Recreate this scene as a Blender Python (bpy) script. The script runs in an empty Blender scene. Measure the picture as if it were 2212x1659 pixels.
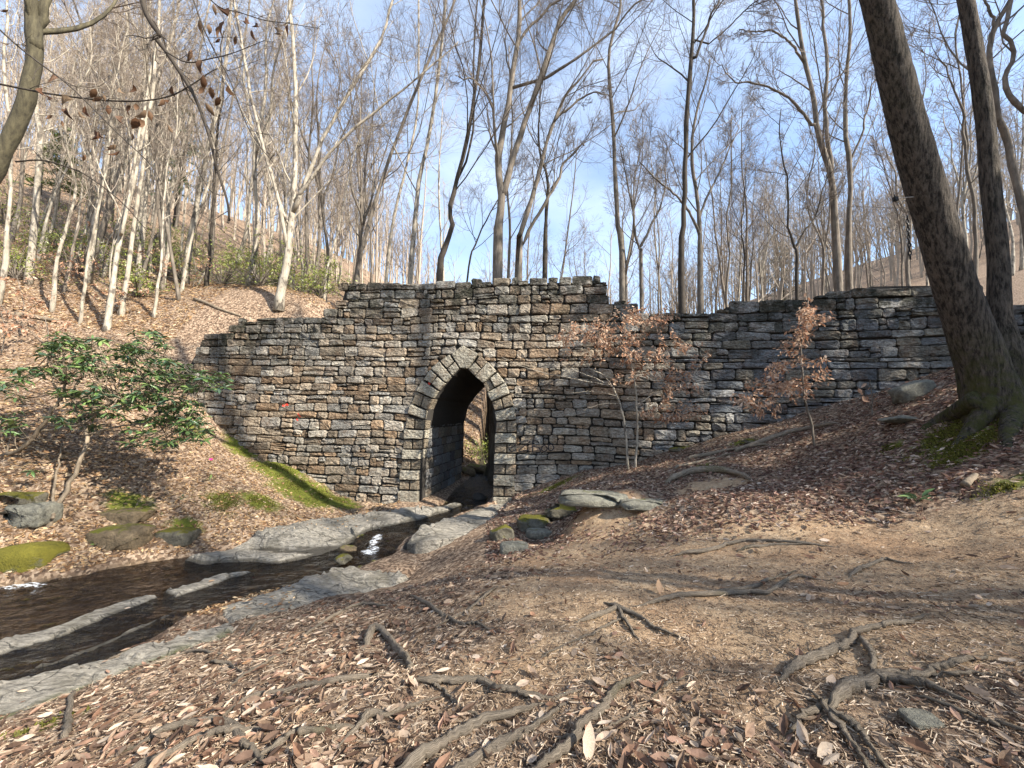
import bpy, bmesh, math, random
import numpy as np
from mathutils import Vector, Matrix, Quaternion
from mathutils.bvhtree import BVHTree

rng = np.random.default_rng(7)
random.seed(7)
SC = bpy.context.scene
COL = SC.collection
R_ = math.radians

# ------------------------------------------------------------------ camera
PITCH, ROLL, EYE = R_(4.0), R_(1.3), 1.6
F_ = np.array([0, math.cos(PITCH), math.sin(PITCH)])
r0 = np.array([1.0, 0, 0]); u0 = np.array([0, -math.sin(PITCH), math.cos(PITCH)])
CR = math.cos(ROLL) * r0 + math.sin(ROLL) * u0
CU = math.cos(ROLL) * u0 - math.sin(ROLL) * r0
cam = bpy.data.cameras.new('camera'); cam_o = bpy.data.objects.new('camera', cam); COL.objects.link(cam_o)
cam.sensor_width = 36; cam.lens = 385.0 / 1024 * 36; cam.clip_start = 0.05; cam.clip_end = 3000
M = Matrix(((CR[0], CU[0], -F_[0], 0), (CR[1], CU[1], -F_[1], 0), (CR[2], CU[2], -F_[2], EYE), (0, 0, 0, 1)))
cam_o.matrix_world = M
SC.camera = cam_o

# ------------------------------------------------------------------ sun and sky
SUN_EL = R_(36)
SUN_H = np.array([0.872, -0.49])
sun_dir = np.array([SUN_H[0] * math.cos(SUN_EL), SUN_H[1] * math.cos(SUN_EL), math.sin(SUN_EL)])
sl = bpy.data.lights.new('sun', 'SUN'); so = bpy.data.objects.new('sun', sl); COL.objects.link(so)
sl.energy = 4.8; sl.angle = R_(0.53); sl.color = (1.0, 0.91, 0.79)
so.rotation_euler = Vector(sun_dir).to_track_quat('Z', 'Y').to_euler()
so.location = (30, -15, 40)

w = bpy.data.worlds.new('World'); SC.world = w; w.use_nodes = True
nt = w.node_tree; nt.nodes.clear()
def wn(t, **k):
    n = nt.nodes.new(t)
    for a, b in k.items(): setattr(n, a, b)
    return n
sky = wn('ShaderNodeTexSky', sky_type='NISHITA', sun_disc=False, sun_elevation=SUN_EL, sun_rotation=math.atan2(SUN_H[0], SUN_H[1]))
sky.air_density = 1.0; sky.dust_density = 0.6; sky.ozone_density = 1.2
tc = wn('ShaderNodeTexCoord'); mp = wn('ShaderNodeMapping'); mp.inputs['Scale'].default_value = (1.0, 1.0, 2.6)
nz = wn('ShaderNodeTexNoise'); nz.inputs['Scale'].default_value = 2.1; nz.inputs['Detail'].default_value = 7; nz.inputs['Roughness'].default_value = .55
cr = wn('ShaderNodeValToRGB'); cr.color_ramp.elements[0].position = .30; cr.color_ramp.elements[1].position = .78
cr.color_ramp.elements[0].color = (0.0, 0.0, 0.0, 1); cr.color_ramp.elements[1].color = (.48, .48, .48, 1)
mx = wn('ShaderNodeMix', data_type='RGBA'); mx.inputs['B'].default_value = (4.6, 5.1, 5.8, 1)
bg = wn('ShaderNodeBackground'); bg.inputs['Strength'].default_value = 0.125
ow = wn('ShaderNodeOutputWorld')
L = nt.links.new
L(tc.outputs['Generated'], mp.inputs['Vector']); L(mp.outputs['Vector'], nz.inputs['Vector'])
L(nz.outputs['Fac'], cr.inputs['Fac']); L(cr.outputs['Color'], mx.inputs['Factor'])
L(sky.outputs['Color'], mx.inputs['A']); L(mx.outputs['Result'], bg.inputs['Color']); L(bg.outputs['Background'], ow.inputs['Surface'])

SC.view_settings.view_transform = 'Standard'; SC.view_settings.look = 'None'
SC.view_settings.gamma = 1; SC.view_settings.use_curve_mapping = False
SC.view_settings.exposure = 1.5

# ------------------------------------------------------------------ helpers: view rays (reference grid 2212 x 1659)
FP = 385.0 * 2212 / 1024
def ray(px, py):
    d = F_ + (px - 1106) / FP * CR + (829.5 - py) / FP * CU
    return d
def at(px, py, Y):
    d = ray(px, py); t = Y / d[1]
    return np.array([0, 0, EYE]) + d * t
def atz(px, py, z):
    d = ray(px, py); t = (z - EYE) / d[2]
    return np.array([0, 0, EYE]) + d * t
def q1(x, y): return (x * .336, y * .336)            # grids of the six detail views
def q2(x, y): return (734.4 + x * .336, y * .336)
def q3(x, y): return (1468.8 + x * .336, y * .336)
def q4(x, y): return (x * .336, 553 + y * .336)
def q5(x, y): return (734.4 + x * .336, 553 + y * .336)
def q6(x, y): return (1468.8 + x * .336, 553 + y * .336)
def q7(x, y): return (x * .5, 1106 + y * .5)
def q8(x, y): return (1106 + x * .5, 1106 + y * .5)
def qa(x, y): return ((980 + x * .2713) * .8641, (840 + y * .2713) * .8641)

# front line of the bridge, in plan
def W(x):
    x = np.asarray(x, float)
    return 12.5 - .123 * (x + 2) - .008 * np.maximum(0, x - 4) ** 2
def onwall(px, py):
    d = ray(px, py); Y = 12.5
    for _ in range(30):
        x = d[0] / d[1] * Y
        Y = .5 * Y + .5 * float(W(x))
    t = Y / d[1]
    return d[0] * t, EYE + d[2] * t
NW = np.array([-.122, -.9925])                        # facing direction of the front

# ------------------------------------------------------------------ noise
def _h(ix, iy, seed):
    n = (ix.astype(np.int64) * 374761393 + iy.astype(np.int64) * 668265263 + seed * 982451653) & 0x7fffffff
    n = ((n ^ (n >> 13)) * 1274126177) & 0x7fffffff
    n = (n ^ (n >> 16)) & 0xffff
    return n / 65535.0
def vnoise(x, y, seed=0):
    x = np.asarray(x, float); y = np.asarray(y, float)
    ix = np.floor(x); iy = np.floor(y); fx = x - ix; fy = y - iy
    fx = fx * fx * (3 - 2 * fx); fy = fy * fy * (3 - 2 * fy)
    a = _h(ix, iy, seed); b = _h(ix + 1, iy, seed); c = _h(ix, iy + 1, seed); d = _h(ix + 1, iy + 1, seed)
    return (a * (1 - fx) + b * fx) * (1 - fy) + (c * (1 - fx) + d * fx) * fy - .5
def fbm(x, y, seed=0, o=4):
    s = 0; a = 1
    for k in range(o):
        s = s + a * vnoise(x * 2 ** k, y * 2 ** k, seed + k); a *= .5
    return s
def sstep(a, b, x):
    t = np.clip((x - a) / (b - a), 0, 1); return t * t * (3 - 2 * t)
def inpoly(x, y, poly):
    x = np.asarray(x); y = np.asarray(y); c = np.zeros(x.shape, bool); n = len(poly)
    for i in range(n):
        x1, y1 = poly[i]; x2, y2 = poly[(i + 1) % n]
        if y1 == y2: continue
        m = ((y1 > y) != (y2 > y)) & (x < (x2 - x1) * (y - y1) / (y2 - y1) + x1)
        c ^= m
    return c

# ------------------------------------------------------------------ materials
def mat(name, rough=.85):
    m = bpy.data.materials.new(name); m.use_nodes = True
    n = m.node_tree.nodes; b = n['Principled BSDF']; b.inputs['Roughness'].default_value = rough
    b.inputs['Specular IOR Level'].default_value = .25
    return m, m.node_tree, b
def N(t, typ, **k):
    n = t.nodes.new(typ)
    for a, b in k.items():
        if a in n.inputs: n.inputs[a].default_value = b
        else: setattr(n, a, b)
    return n
def ramp(t, fac, stops):
    r = t.nodes.new('ShaderNodeValToRGB'); e = r.color_ramp.elements
    while len(e) < len(stops): e.new(.5)
    for i, (p, c) in enumerate(stops):
        e[i].position = p; e[i].color = (c[0], c[1], c[2], 1) if not isinstance(c, float) else (c, c, c, 1)
    t.links.new(fac, r.inputs['Fac']); return r.outputs['Color']
def mixc(t, f, a, b, mode='MIX'):
    m = t.nodes.new('ShaderNodeMix'); m.data_type = 'RGBA'; m.blend_type = mode
    for s, v in (('Factor', f), ('A', a), ('B', b)):
        if hasattr(v, 'links'): t.links.new(v, m.inputs[s])
        elif s == 'Factor': m.inputs[s].default_value = v
        else: m.inputs[s].default_value = (v[0], v[1], v[2], 1)
    return m.outputs['Result']
def mul(t, a, b, op='MULTIPLY'):
    m = t.nodes.new('ShaderNodeMath'); m.operation = op
    for i, v in enumerate((a, b)):
        if hasattr(v, 'links'): t.links.new(v, m.inputs[i])
        else: m.inputs[i].default_value = v
    return m.outputs[0]
def noise(t, vec, scale, detail=5, rough=.6):
    n = N(t, 'ShaderNodeTexNoise', Scale=scale, Detail=detail, Roughness=rough)
    if vec is not None: t.links.new(vec, n.inputs['Vector'])
    return n.outputs['Fac']
def pos(t): return t.nodes.new('ShaderNodeNewGeometry').outputs['Position']
def objc(t): return t.nodes.new('ShaderNodeTexCoord').outputs['Object']
def mapped(t, vec, sc):
    m = N(t, 'ShaderNodeMapping'); m.inputs['Scale'].default_value = sc
    t.links.new(vec, m.inputs['Vector']); return m.outputs['Vector']
def attr(t, name):
    n = t.nodes.new('ShaderNodeAttribute'); n.attribute_name = name; return n
def bump(t, b, h, dist=.02, strength=1.0):
    n = N(t, 'ShaderNodeBump', Strength=strength, Distance=dist)
    t.links.new(h, n.inputs['Height']); t.links.new(n.outputs['Normal'], b.inputs['Normal']); return n

def stone_mat():
    m, t, b = mat('weathered_stone', .9)
    p = pos(t); c = attr(t, 'Col').outputs['Color']; st = attr(t, 'Stain').outputs['Fac']
    n1 = noise(t, p, 3.2, 6, .65); n2 = noise(t, p, 14, 7, .7); n3 = noise(t, p, 38, 6, .7)
    base = mixc(t, 1.0, c, ramp(t, n2, [(.3, (.45, .42, .4)), (.55, (1, 1, 1)), (.75, (1.5, 1.45, 1.35))]), 'MULTIPLY')
    base = mixc(t, ramp(t, n1, [(.5, 0.0), (.62, .35)]), base, (.17, .09, .045))
    lich = ramp(t, noise(t, p, 6.5, 8, .75), [(.57, 0.0), (.63, 1.0)])
    base = mixc(t, mul(t, lich, mul(t, st, .5, 'MULTIPLY')), base, (.42, .43, .39))
    lich2 = ramp(t, noise(t, mapped(t, p, (1, 1, 1.01)), 17, 4, .6), [(.66, 0.0), (.7, .5)])
    base = mixc(t, lich2, base, (.43, .42, .37))
    dark = ramp(t, noise(t, p, 2.6, 8, .75), [(.40, 0.0), (.54, 1.0)])
    base = mixc(t, mul(t, dark, mul(t, st, .95)), base, (.022, .024, .015))
    dk2 = ramp(t, noise(t, mapped(t, p, (1.6, 1.6, .5)), 1.3, 6, .65), [(.5, 0.0), (.72, .55)])
    base = mixc(t, dk2, base, (.04, .037, .03))
    t.links.new(base, b.inputs['Base Color'])
    vor = N(t, 'ShaderNodeTexVoronoi', Scale=9.0); t.links.new(mapped(t, p, (1, 1, 1.8)), vor.inputs['Vector'])
    h = mul(t, mul(t, n2, 1.0), mul(t, n3, .55), 'ADD'); h = mul(t, h, mul(t, vor.outputs['Distance'], .7), 'ADD')
    bump(t, b, h, .075, 1.0)
    return m
def slab_mat():
    m, t, b = mat('creek_bedrock', .7)
    p = pos(t)
    n1 = noise(t, p, 1.6, 6, .6); n2 = noise(t, mapped(t, p, (1.2, 3.5, 3)), 7, 7, .7)
    base = ramp(t, n2, [(.32, (.13, .12, .098)), (.48, (.30, .28, .235)), (.7, (.46, .43, .365))])
    stk = noise(t, mapped(t, p, (1.1, 7, 5)), 2.2, 7, .7)
    base = mixc(t, ramp(t, stk, [(.54, 0.0), (.64, .75)]), base, (.07, .068, .06))
    base = mixc(t, ramp(t, n1, [(.52, 0.0), (.64, .6)]), base, (.13, .12, .09))
    wp_ = N(t, 'ShaderNodeVectorMath', operation='MULTIPLY_ADD'); t.links.new(p, wp_.inputs[0]); wp_.inputs[1].default_value = (1, 1, 1)
    nv = N(t, 'ShaderNodeTexNoise', Scale=2.5, Detail=4); t.links.new(p, nv.inputs['Vector']); sc_ = N(t, 'ShaderNodeVectorMath', operation='SCALE'); t.links.new(nv.outputs['Color'], sc_.inputs[0]); sc_.inputs['Scale'].default_value = .5; t.links.new(sc_.outputs[0], wp_.inputs[2])
    vc = N(t, 'ShaderNodeTexVoronoi', Scale=1.0, feature='DISTANCE_TO_EDGE'); t.links.new(mapped(t, wp_.outputs[0], (.9, 2.6, 1)), vc.inputs['Vector'])
    crk = ramp(t, vc.outputs['Distance'], [(.002, 0.35), (.018, 1.0)])
    base = mixc(t, crk, (.035, .033, .028), base)
    wet = ramp(t, mul(t, attr(t, 'Wet').outputs['Fac'], mul(t, n2, .5), 'ADD'), [(.5, 0.0), (.85, .8)])
    base = mixc(t, wet, base, (.045, .04, .03))
    mo = attr(t, 'Moss').outputs['Fac']
    base = mixc(t, mul(t, mo, ramp(t, noise(t, p, 5, 6, .7), [(.35, 0.0), (.55, 1.0)])), base, (.075, .085, .014))
    t.links.new(base, b.inputs['Base Color'])
    bump(t, b, mul(t, mul(t, mul(t, n2, stk, 'SUBTRACT'), noise(t, p, 24, 6, .7), 'ADD'), mul(t, crk, .7), 'ADD'), .07, 1.0)
    t.links.new(mul(t, 1.0, mul(t, wet, .55), 'SUBTRACT'), b.inputs['Roughness'])
    return m
def moss_rock_mat(name, stone, moss, amt):
    m, t, b = mat(name, .9)
    p = pos(t); g = t.nodes.new('ShaderNodeNewGeometry')
    sx = t.nodes.new('ShaderNodeSeparateXYZ'); t.links.new(g.outputs['Normal'], sx.inputs[0])
    n2 = noise(t, p, 11, 7, .7); n1 = noise(t, p, 4, 6, .65)
    base = mixc(t, 1.0, stone, ramp(t, n2, [(.3, (.5, .5, .5)), (.7, (1.5, 1.5, 1.4))]), 'MULTIPLY')
    up = mul(t, mul(t, sx.outputs['Z'], .35), mul(t, n1, 1.0), 'ADD')
    f = ramp(t, up, [(.98 - amt * .55, 0.0), (1.1 - amt * .55, 1.0)])
    mc = mixc(t, n2, (moss[0] * .45, moss[1] * .45, moss[2] * .4), (moss[0] * 1.5, moss[1] * 1.4, moss[2]))
    t.links.new(mixc(t, f, base, mc), b.inputs['Base Color'])
    bump(t, b, mul(t, n2, noise(t, p, 40, 5, .7), 'ADD'), .05, 1.0)
    return m
def bark_mat(name, c0, c1, ridges=14.0, dist=.02, moss=0.0, patches=0.0, grain=False):
    m, t, b = mat(name, .92)
    o = attr(t, 'Grain').outputs['Vector'] if grain else objc(t)
    n1 = noise(t, mapped(t, o, (ridges, ridges, ridges * .17)), 1.0, 7, .72)
    n2 = noise(t, o, 3.0, 6, .6)
    base = ramp(t, n1, [(.32, c0), (.66, c1)] if ridges < 20 else [(.41, c0), (.49, tuple(q * .55 for q in c1)), (.6, c1)])
    base = mixc(t, .55, base, ramp(t, n2, [(.3, (.5, .5, .48)), (.7, (1.3, 1.3, 1.3))]), 'MULTIPLY')
    if patches: base = mixc(t, ramp(t, noise(t, mapped(t, o, (2, 2, .9)), 2.2, 5, .6), [(.52, 0.0), (.6, patches)]), base, (.07, .06, .05))
    if moss:
        a = attr(t, 'Moss').outputs['Fac']
        base = mixc(t, mul(t, a, ramp(t, noise(t, o, 7, 7, .75), [(.42, 0.0), (.56, 1.0)])), base, (.05, .052, .012))
    t.links.new(base, b.inputs['Base Color'])
    bump(t, b, mul(t, n1, mul(t, noise(t, o, 30, 4, .6), .3), 'ADD'), dist, 1.0)
    return m
def leaf_mat(name, rough=.7, trans=.25, gloss=.25):
    m, t, b = mat(name, rough); b.inputs['Specular IOR Level'].default_value = gloss
    c = attr(t, 'Col').outputs['Color']
    n = noise(t, objc(t), 30, 4, .6)
    c = mixc(t, 1.0, c, ramp(t, n, [(.3, (.7, .7, .7)), (.7, (1.2, 1.2, 1.2))]), 'MULTIPLY')
    t.links.new(c, b.inputs['Base Color'])
    tr = N(t, 'ShaderNodeBsdfTranslucent'); t.links.new(c, tr.inputs['Color'])
    mx = N(t, 'ShaderNodeMixShader', Fac=trans); t.links.new(b.outputs[0], mx.inputs[1]); t.links.new(tr.outputs[0], mx.inputs[2])
    t.links.new(mx.outputs[0], t.nodes['Material Output'].inputs['Surface'])
    return m
def ground_mat():
    m, t, b = mat('forest_floor', .95)
    p = pos(t)
    di = attr(t, 'Dirt').outputs['Fac']; mo = attr(t, 'Moss').outputs['Fac']; be = attr(t, 'Bed').outputs['Fac']
    v = N(t, 'ShaderNodeTexVoronoi', Scale=21.0); t.links.new(mapped(t, p, (1, 1, .7)), v.inputs['Vector'])
    sp = t.nodes.new('ShaderNodeSeparateColor'); t.links.new(v.outputs['Color'], sp.inputs[0])
    lit = ramp(t, sp.outputs[0], [(.0, (.06, .04, .028)), (.35, (.15, .1, .066)), (.7, (.28, .2, .135)), (1.0, (.4, .31, .22))])
    n1 = noise(t, p, 1.2, 6, .6); n2 = noise(t, p, 9, 8, .72); n3 = noise(t, p, 60, 5, .7)
    lit = mixc(t, .6, lit, ramp(t, n2, [(.3, (.4, .4, .4)), (.7, (1.4, 1.4, 1.4))]), 'MULTIPLY')
    dirt = ramp(t, n2, [(.25, (.18, .122, .073)), (.5, (.37, .262, .16)), (.75, (.52, .40, .265))])
    dirt = mixc(t, ramp(t, n1, [(.45, 0.0), (.62, .7)]), dirt, (.33, .205, .115))
    fl = ramp(t, n3, [(.58, 0.0), (.66, .55)])
    dirt = mixc(t, fl, dirt, (.42, .32, .2))
    dk = ramp(t, noise(t, p, 33, 6, .7), [(.55, 0.0), (.66, .6)]); dirt = mixc(t, dk, dirt, (.045, .03, .018))
    f = ramp(t, mul(t, di, mul(t, n2, .5), 'ADD'), [(.6, 0.0), (.85, 1.0)])
    base = mixc(t, f, lit, dirt)
    mf = ramp(t, mul(t, mul(t, mo, noise(t, p, 6, 7, .7), 'ADD'), .5), [(.44, 0.0), (.56, 1.0)])
    base = mixc(t, mf, base, ramp(t, n2, [(.3, (.045, .06, .008)), (.7, (.16, .17, .025))]))
    bed = ramp(t, n2, [(.3, (.035, .026, .016)), (.5, (.11, .078, .045)), (.75, (.24, .175, .1))])
    base = mixc(t, be, base, bed)
    t.links.new(base, b.inputs['Base Color'])
    h = mul(t, mul(t, n2, 1.0), mul(t, n3, .35), 'ADD')
    bump(t, b, h, .05, 1.0)
    return m
def plain(name, c, rough=.7, var=.3, sc=20):
    m, t, b = mat(name, rough)
    n = noise(t, objc(t), sc, 4, .6)
    t.links.new(ramp(t, n, [(.3, tuple(x * (1 - var) for x in c)), (.7, tuple(x * (1 + var) for x in c))]), b.inputs['Base Color'])
    return m
def water_mat():
    m, t, b = mat('creek_water', .06)
    p = pos(t)
    tr = N(t, 'ShaderNodeBsdfTransparent'); tr.inputs['Color'].default_value = (.52, .43, .30, 1)
    gl = N(t, 'ShaderNodeBsdfGlossy', Roughness=.06); gl.inputs['Color'].default_value = (.95, .97, 1, 1)
    fr = N(t, 'ShaderNodeFresnel', IOR=1.36)
    wv = noise(t, mapped(t, p, (2.0, 5.0, 1)), 1.7, 5, .6)
    bn = N(t, 'ShaderNodeBump', Strength=1.0, Distance=.12); t.links.new(wv, bn.inputs['Height'])
    t.links.new(bn.outputs[0], gl.inputs['Normal']); t.links.new(bn.outputs[0], fr.inputs['Normal'])
    mx = N(t, 'ShaderNodeMixShader'); t.links.new(fr.outputs[0], mx.inputs[0]); t.links.new(tr.outputs[0], mx.inputs[1]); t.links.new(gl.outputs[0], mx.inputs[2])
    df = N(t, 'ShaderNodeBsdfDiffuse'); df.inputs['Color'].default_value = (.82, .85, .86, 1)
    fo = attr(t, 'Foam').outputs['Fac']
    ff = ramp(t, mul(t, mul(t, mul(t, fo, .62), noise(t, mapped(t, p, (2.2, 5.5, 1)), 4.0, 6, .75), 'ADD'), .5), [(.52, 0.0), (.60, .9)])
    m2 = N(t, 'ShaderNodeMixShader'); t.links.new(ff, m2.inputs[0]); t.links.new(mx.outputs[0], m2.inputs[1]); t.links.new(df.outputs[0], m2.inputs[2])
    t.links.new(m2.outputs[0], t.nodes['Material Output'].inputs['Surface'])
    return m

MT = dict(
    stone=stone_mat(), slab=slab_mat(), ground=ground_mat(), water=water_mat(),
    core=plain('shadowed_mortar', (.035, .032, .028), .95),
    bark_pale=bark_mat('pale_smooth_bark', (.2, .175, .135), (.42, .38, .31), 9, .012, 0, .85),
    bark_mid=bark_mat('grey_bark', (.085, .073, .058), (.22, .19, .155), 12, .02, 0, .4),
    bark_dark=bark_mat('dark_bark', (.025, .021, .017), (.075, .063, .05), 14, .02),
    bark_big=bark_mat('ridged_bark', (.014, .012, .009), (.105, .088, .07), 24, .06, 1.0),
    bark_moss=bark_mat('mossy_bark', (.03, .027, .02), (.11, .098, .06), 12, .02),
    twig=plain('bare_twigs', (.2, .168, .14), .9, .25, 2), twig_pale=plain('pale_twigs', (.29, .245, .195), .9, .25, 2),
    root=bark_mat('root_wood', (.07, .056, .042), (.34, .285, .215), 9, .02, 1.0, 0, True), stem=bark_mat('shrub_bark', (.09, .07, .05), (.26, .21, .15), 14, .01),
    leaf=leaf_mat('dry_leaf', .7, .35), green=leaf_mat('evergreen_leaf', .38, .12, .5),
    mossdeep=moss_rock_mat('deep_moss_rock', (.12, .115, .07), (.14, .135, .025), 1.05),
    mossrock=moss_rock_mat('moss_covered_rock', (.13, .12, .095), (.115, .115, .02), .55),
    greyrock=moss_rock_mat('grey_rock', (.2, .195, .165), (.1, .11, .03), .12),
    brownrock=moss_rock_mat('brown_rock', (.15, .115, .075), (.12, .13, .025), .35),
    black=plain('black_plastic', (.012, .012, .012), .4), wire=plain('pale_wire', (.5, .5, .48), .4),
    ink=plain('faded_black_spray_paint', (.02, .021, .026), .8), red=plain('red_paint', (.6, .05, .03), .6), pink=plain('pink_petal', (.75, .05, .28), .5),
)

# ------------------------------------------------------------------ mesh builders
def mesh(name, V, faces, m, attrs=None, smooth=False):
    """V (n,3); faces: list of int arrays, each (k,3) or (k,4), or python lists"""
    me = bpy.data.meshes.new(name)
    V = np.asarray(V, np.float32)
    li, ls, lt = [], [], []; o = 0
    for f in (faces if isinstance(faces, list) and len(faces) and isinstance(faces[0], np.ndarray) else None) or _pack(faces):
        f = np.asarray(f, np.int32)
        if f.size == 0: continue
        k, n = f.shape
        li.append(f.ravel()); ls.append(o + np.arange(k, dtype=np.int32) * n); lt.append(np.full(k, n, np.int32)); o += k * n
    li = np.concatenate(li); ls = np.concatenate(ls); lt = np.concatenate(lt)
    me.vertices.add(len(V)); me.vertices.foreach_set('co', V.ravel())
    me.loops.add(len(li)); me.loops.foreach_set('vertex_index', li)
    me.polygons.add(len(ls)); me.polygons.foreach_set('loop_start', ls); me.polygons.foreach_set('loop_total', lt)
    me.polygons.foreach_set('use_smooth', np.full(len(ls), bool(smooth)))
    me.update(calc_edges=True)
    for a, v in (attrs or {}).items():
        v = np.asarray(v, np.float32)
        if v.ndim == 2:
            at_ = me.attributes.new(a, 'FLOAT_COLOR', 'POINT')
            if v.shape[1] == 3: v = np.concatenate([v, np.ones((len(v), 1), np.float32)], 1)
            at_.data.foreach_set('color', v.ravel())
        else:
            at_ = me.attributes.new(a, 'FLOAT', 'POINT'); at_.data.foreach_set('value', v)
    if m is not None: me.materials.append(m)
    return me
def _pack(faces):
    d = {}
    for f in faces: d.setdefault(len(f), []).append(f)
    return [np.array(v, np.int32) for v in d.values()]
def link(name, me, parent=None):
    o = bpy.data.objects.new(name, me); COL.objects.link(o)
    if parent is not None: o.parent = parent
    return o
def tag(o, label=None, cat=None, group=None, kind=None):
    if label: o['label'] = label
    if cat: o['category'] = cat
    if group: o['group'] = group
    if kind: o['kind'] = kind
    return o
def empty(name, loc, label, cat, group=None):
    o = bpy.data.objects.new(name, None); COL.objects.link(o); o.location = [float(c) for c in loc]
    o.empty_display_size = .2
    return tag(o, label, cat, group)
def part(name, V, F, m, root, attrs=None, smooth=False):
    V = np.asarray(V, float) - np.array(root.location[:])[None] if root is not None else V
    return link(name, mesh(name, V, F, m, attrs, smooth), root)
def joinm(parts):
    """list of (V, [face arrays]) -> one (V, [face arrays])"""
    Vs, d, o = [], {}, 0
    for V, Fs in parts:
        Vs.append(V)
        for f in Fs: d.setdefault(f.shape[1], []).append(f + o)
        o += len(V)
    return np.concatenate(Vs), [np.concatenate(v) for v in d.values()]
def tubes(P, R, S=5, cap=True, seed=0):
    P = np.asarray(P, float); R = np.asarray(R, float)
    if P.ndim == 2: P = P[None]; R = R[None]
    Nn, K, _ = P.shape
    T = np.gradient(P, axis=1); T /= np.linalg.norm(T, axis=2, keepdims=True) + 1e-9
    mean = P[:, -1] - P[:, 0]; mean /= np.linalg.norm(mean, axis=1, keepdims=True) + 1e-9
    ref = np.zeros((Nn, 3)); ref[np.arange(Nn), np.argmin(np.abs(mean), 1)] = 1
    U = np.cross(T, ref[:, None, :]); U /= np.linalg.norm(U, axis=2, keepdims=True) + 1e-9
    Wv = np.cross(T, U)
    a = np.arange(S) * 2 * np.pi / S
    V = P[:, :, None] + R[:, :, None, None] * (np.cos(a)[None, None, :, None] * U[:, :, None] + np.sin(a)[None, None, :, None] * Wv[:, :, None])
    idx = np.arange(Nn * K * S).reshape(Nn, K, S)
    A = idx[:, :-1, :]; B = np.roll(A, -1, 2); D = idx[:, 1:, :]; C = np.roll(D, -1, 2)
    Q = np.stack([A, B, C, D], -1).reshape(-1, 4)
    Fs = [Q]
    if cap and S == 4: Fs.append(idx[:, -1, :].reshape(-1, 4))
    elif cap and S == 3: Fs.append(idx[:, -1, :].reshape(-1, 3))
    elif cap:
        e = idx[:, -1, :]; Fs.append(np.stack([np.repeat(e[:, :1], S - 2, 1), e[:, 1:-1], e[:, 2:]], -1).reshape(-1, 3))
        e = idx[:, 0, ::-1]; Fs.append(np.stack([np.repeat(e[:, :1], S - 2, 1), e[:, 1:-1], e[:, 2:]], -1).reshape(-1, 3))
    return V.reshape(-1, 3), Fs
def smooth_line(P, n):
    """Catmull-Rom resample of a polyline (k, d) to n points"""
    P = np.asarray(P, float)
    if len(P) == 2: return P[0] + (P[1] - P[0]) * np.linspace(0, 1, n)[:, None]
    Q = np.vstack([2 * P[0] - P[1], P, 2 * P[-1] - P[-2]])
    t = np.linspace(0, len(P) - 1, n); i = np.minimum(t.astype(int), len(P) - 2); f = (t - i)[:, None]
    a, b, c, d = Q[i], Q[i + 1], Q[i + 2], Q[i + 3]
    return .5 * (2 * b + (c - a) * f + (2 * a - 5 * b + 4 * c - d) * f ** 2 + (3 * b - a - 3 * c + d) * f ** 3)

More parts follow.
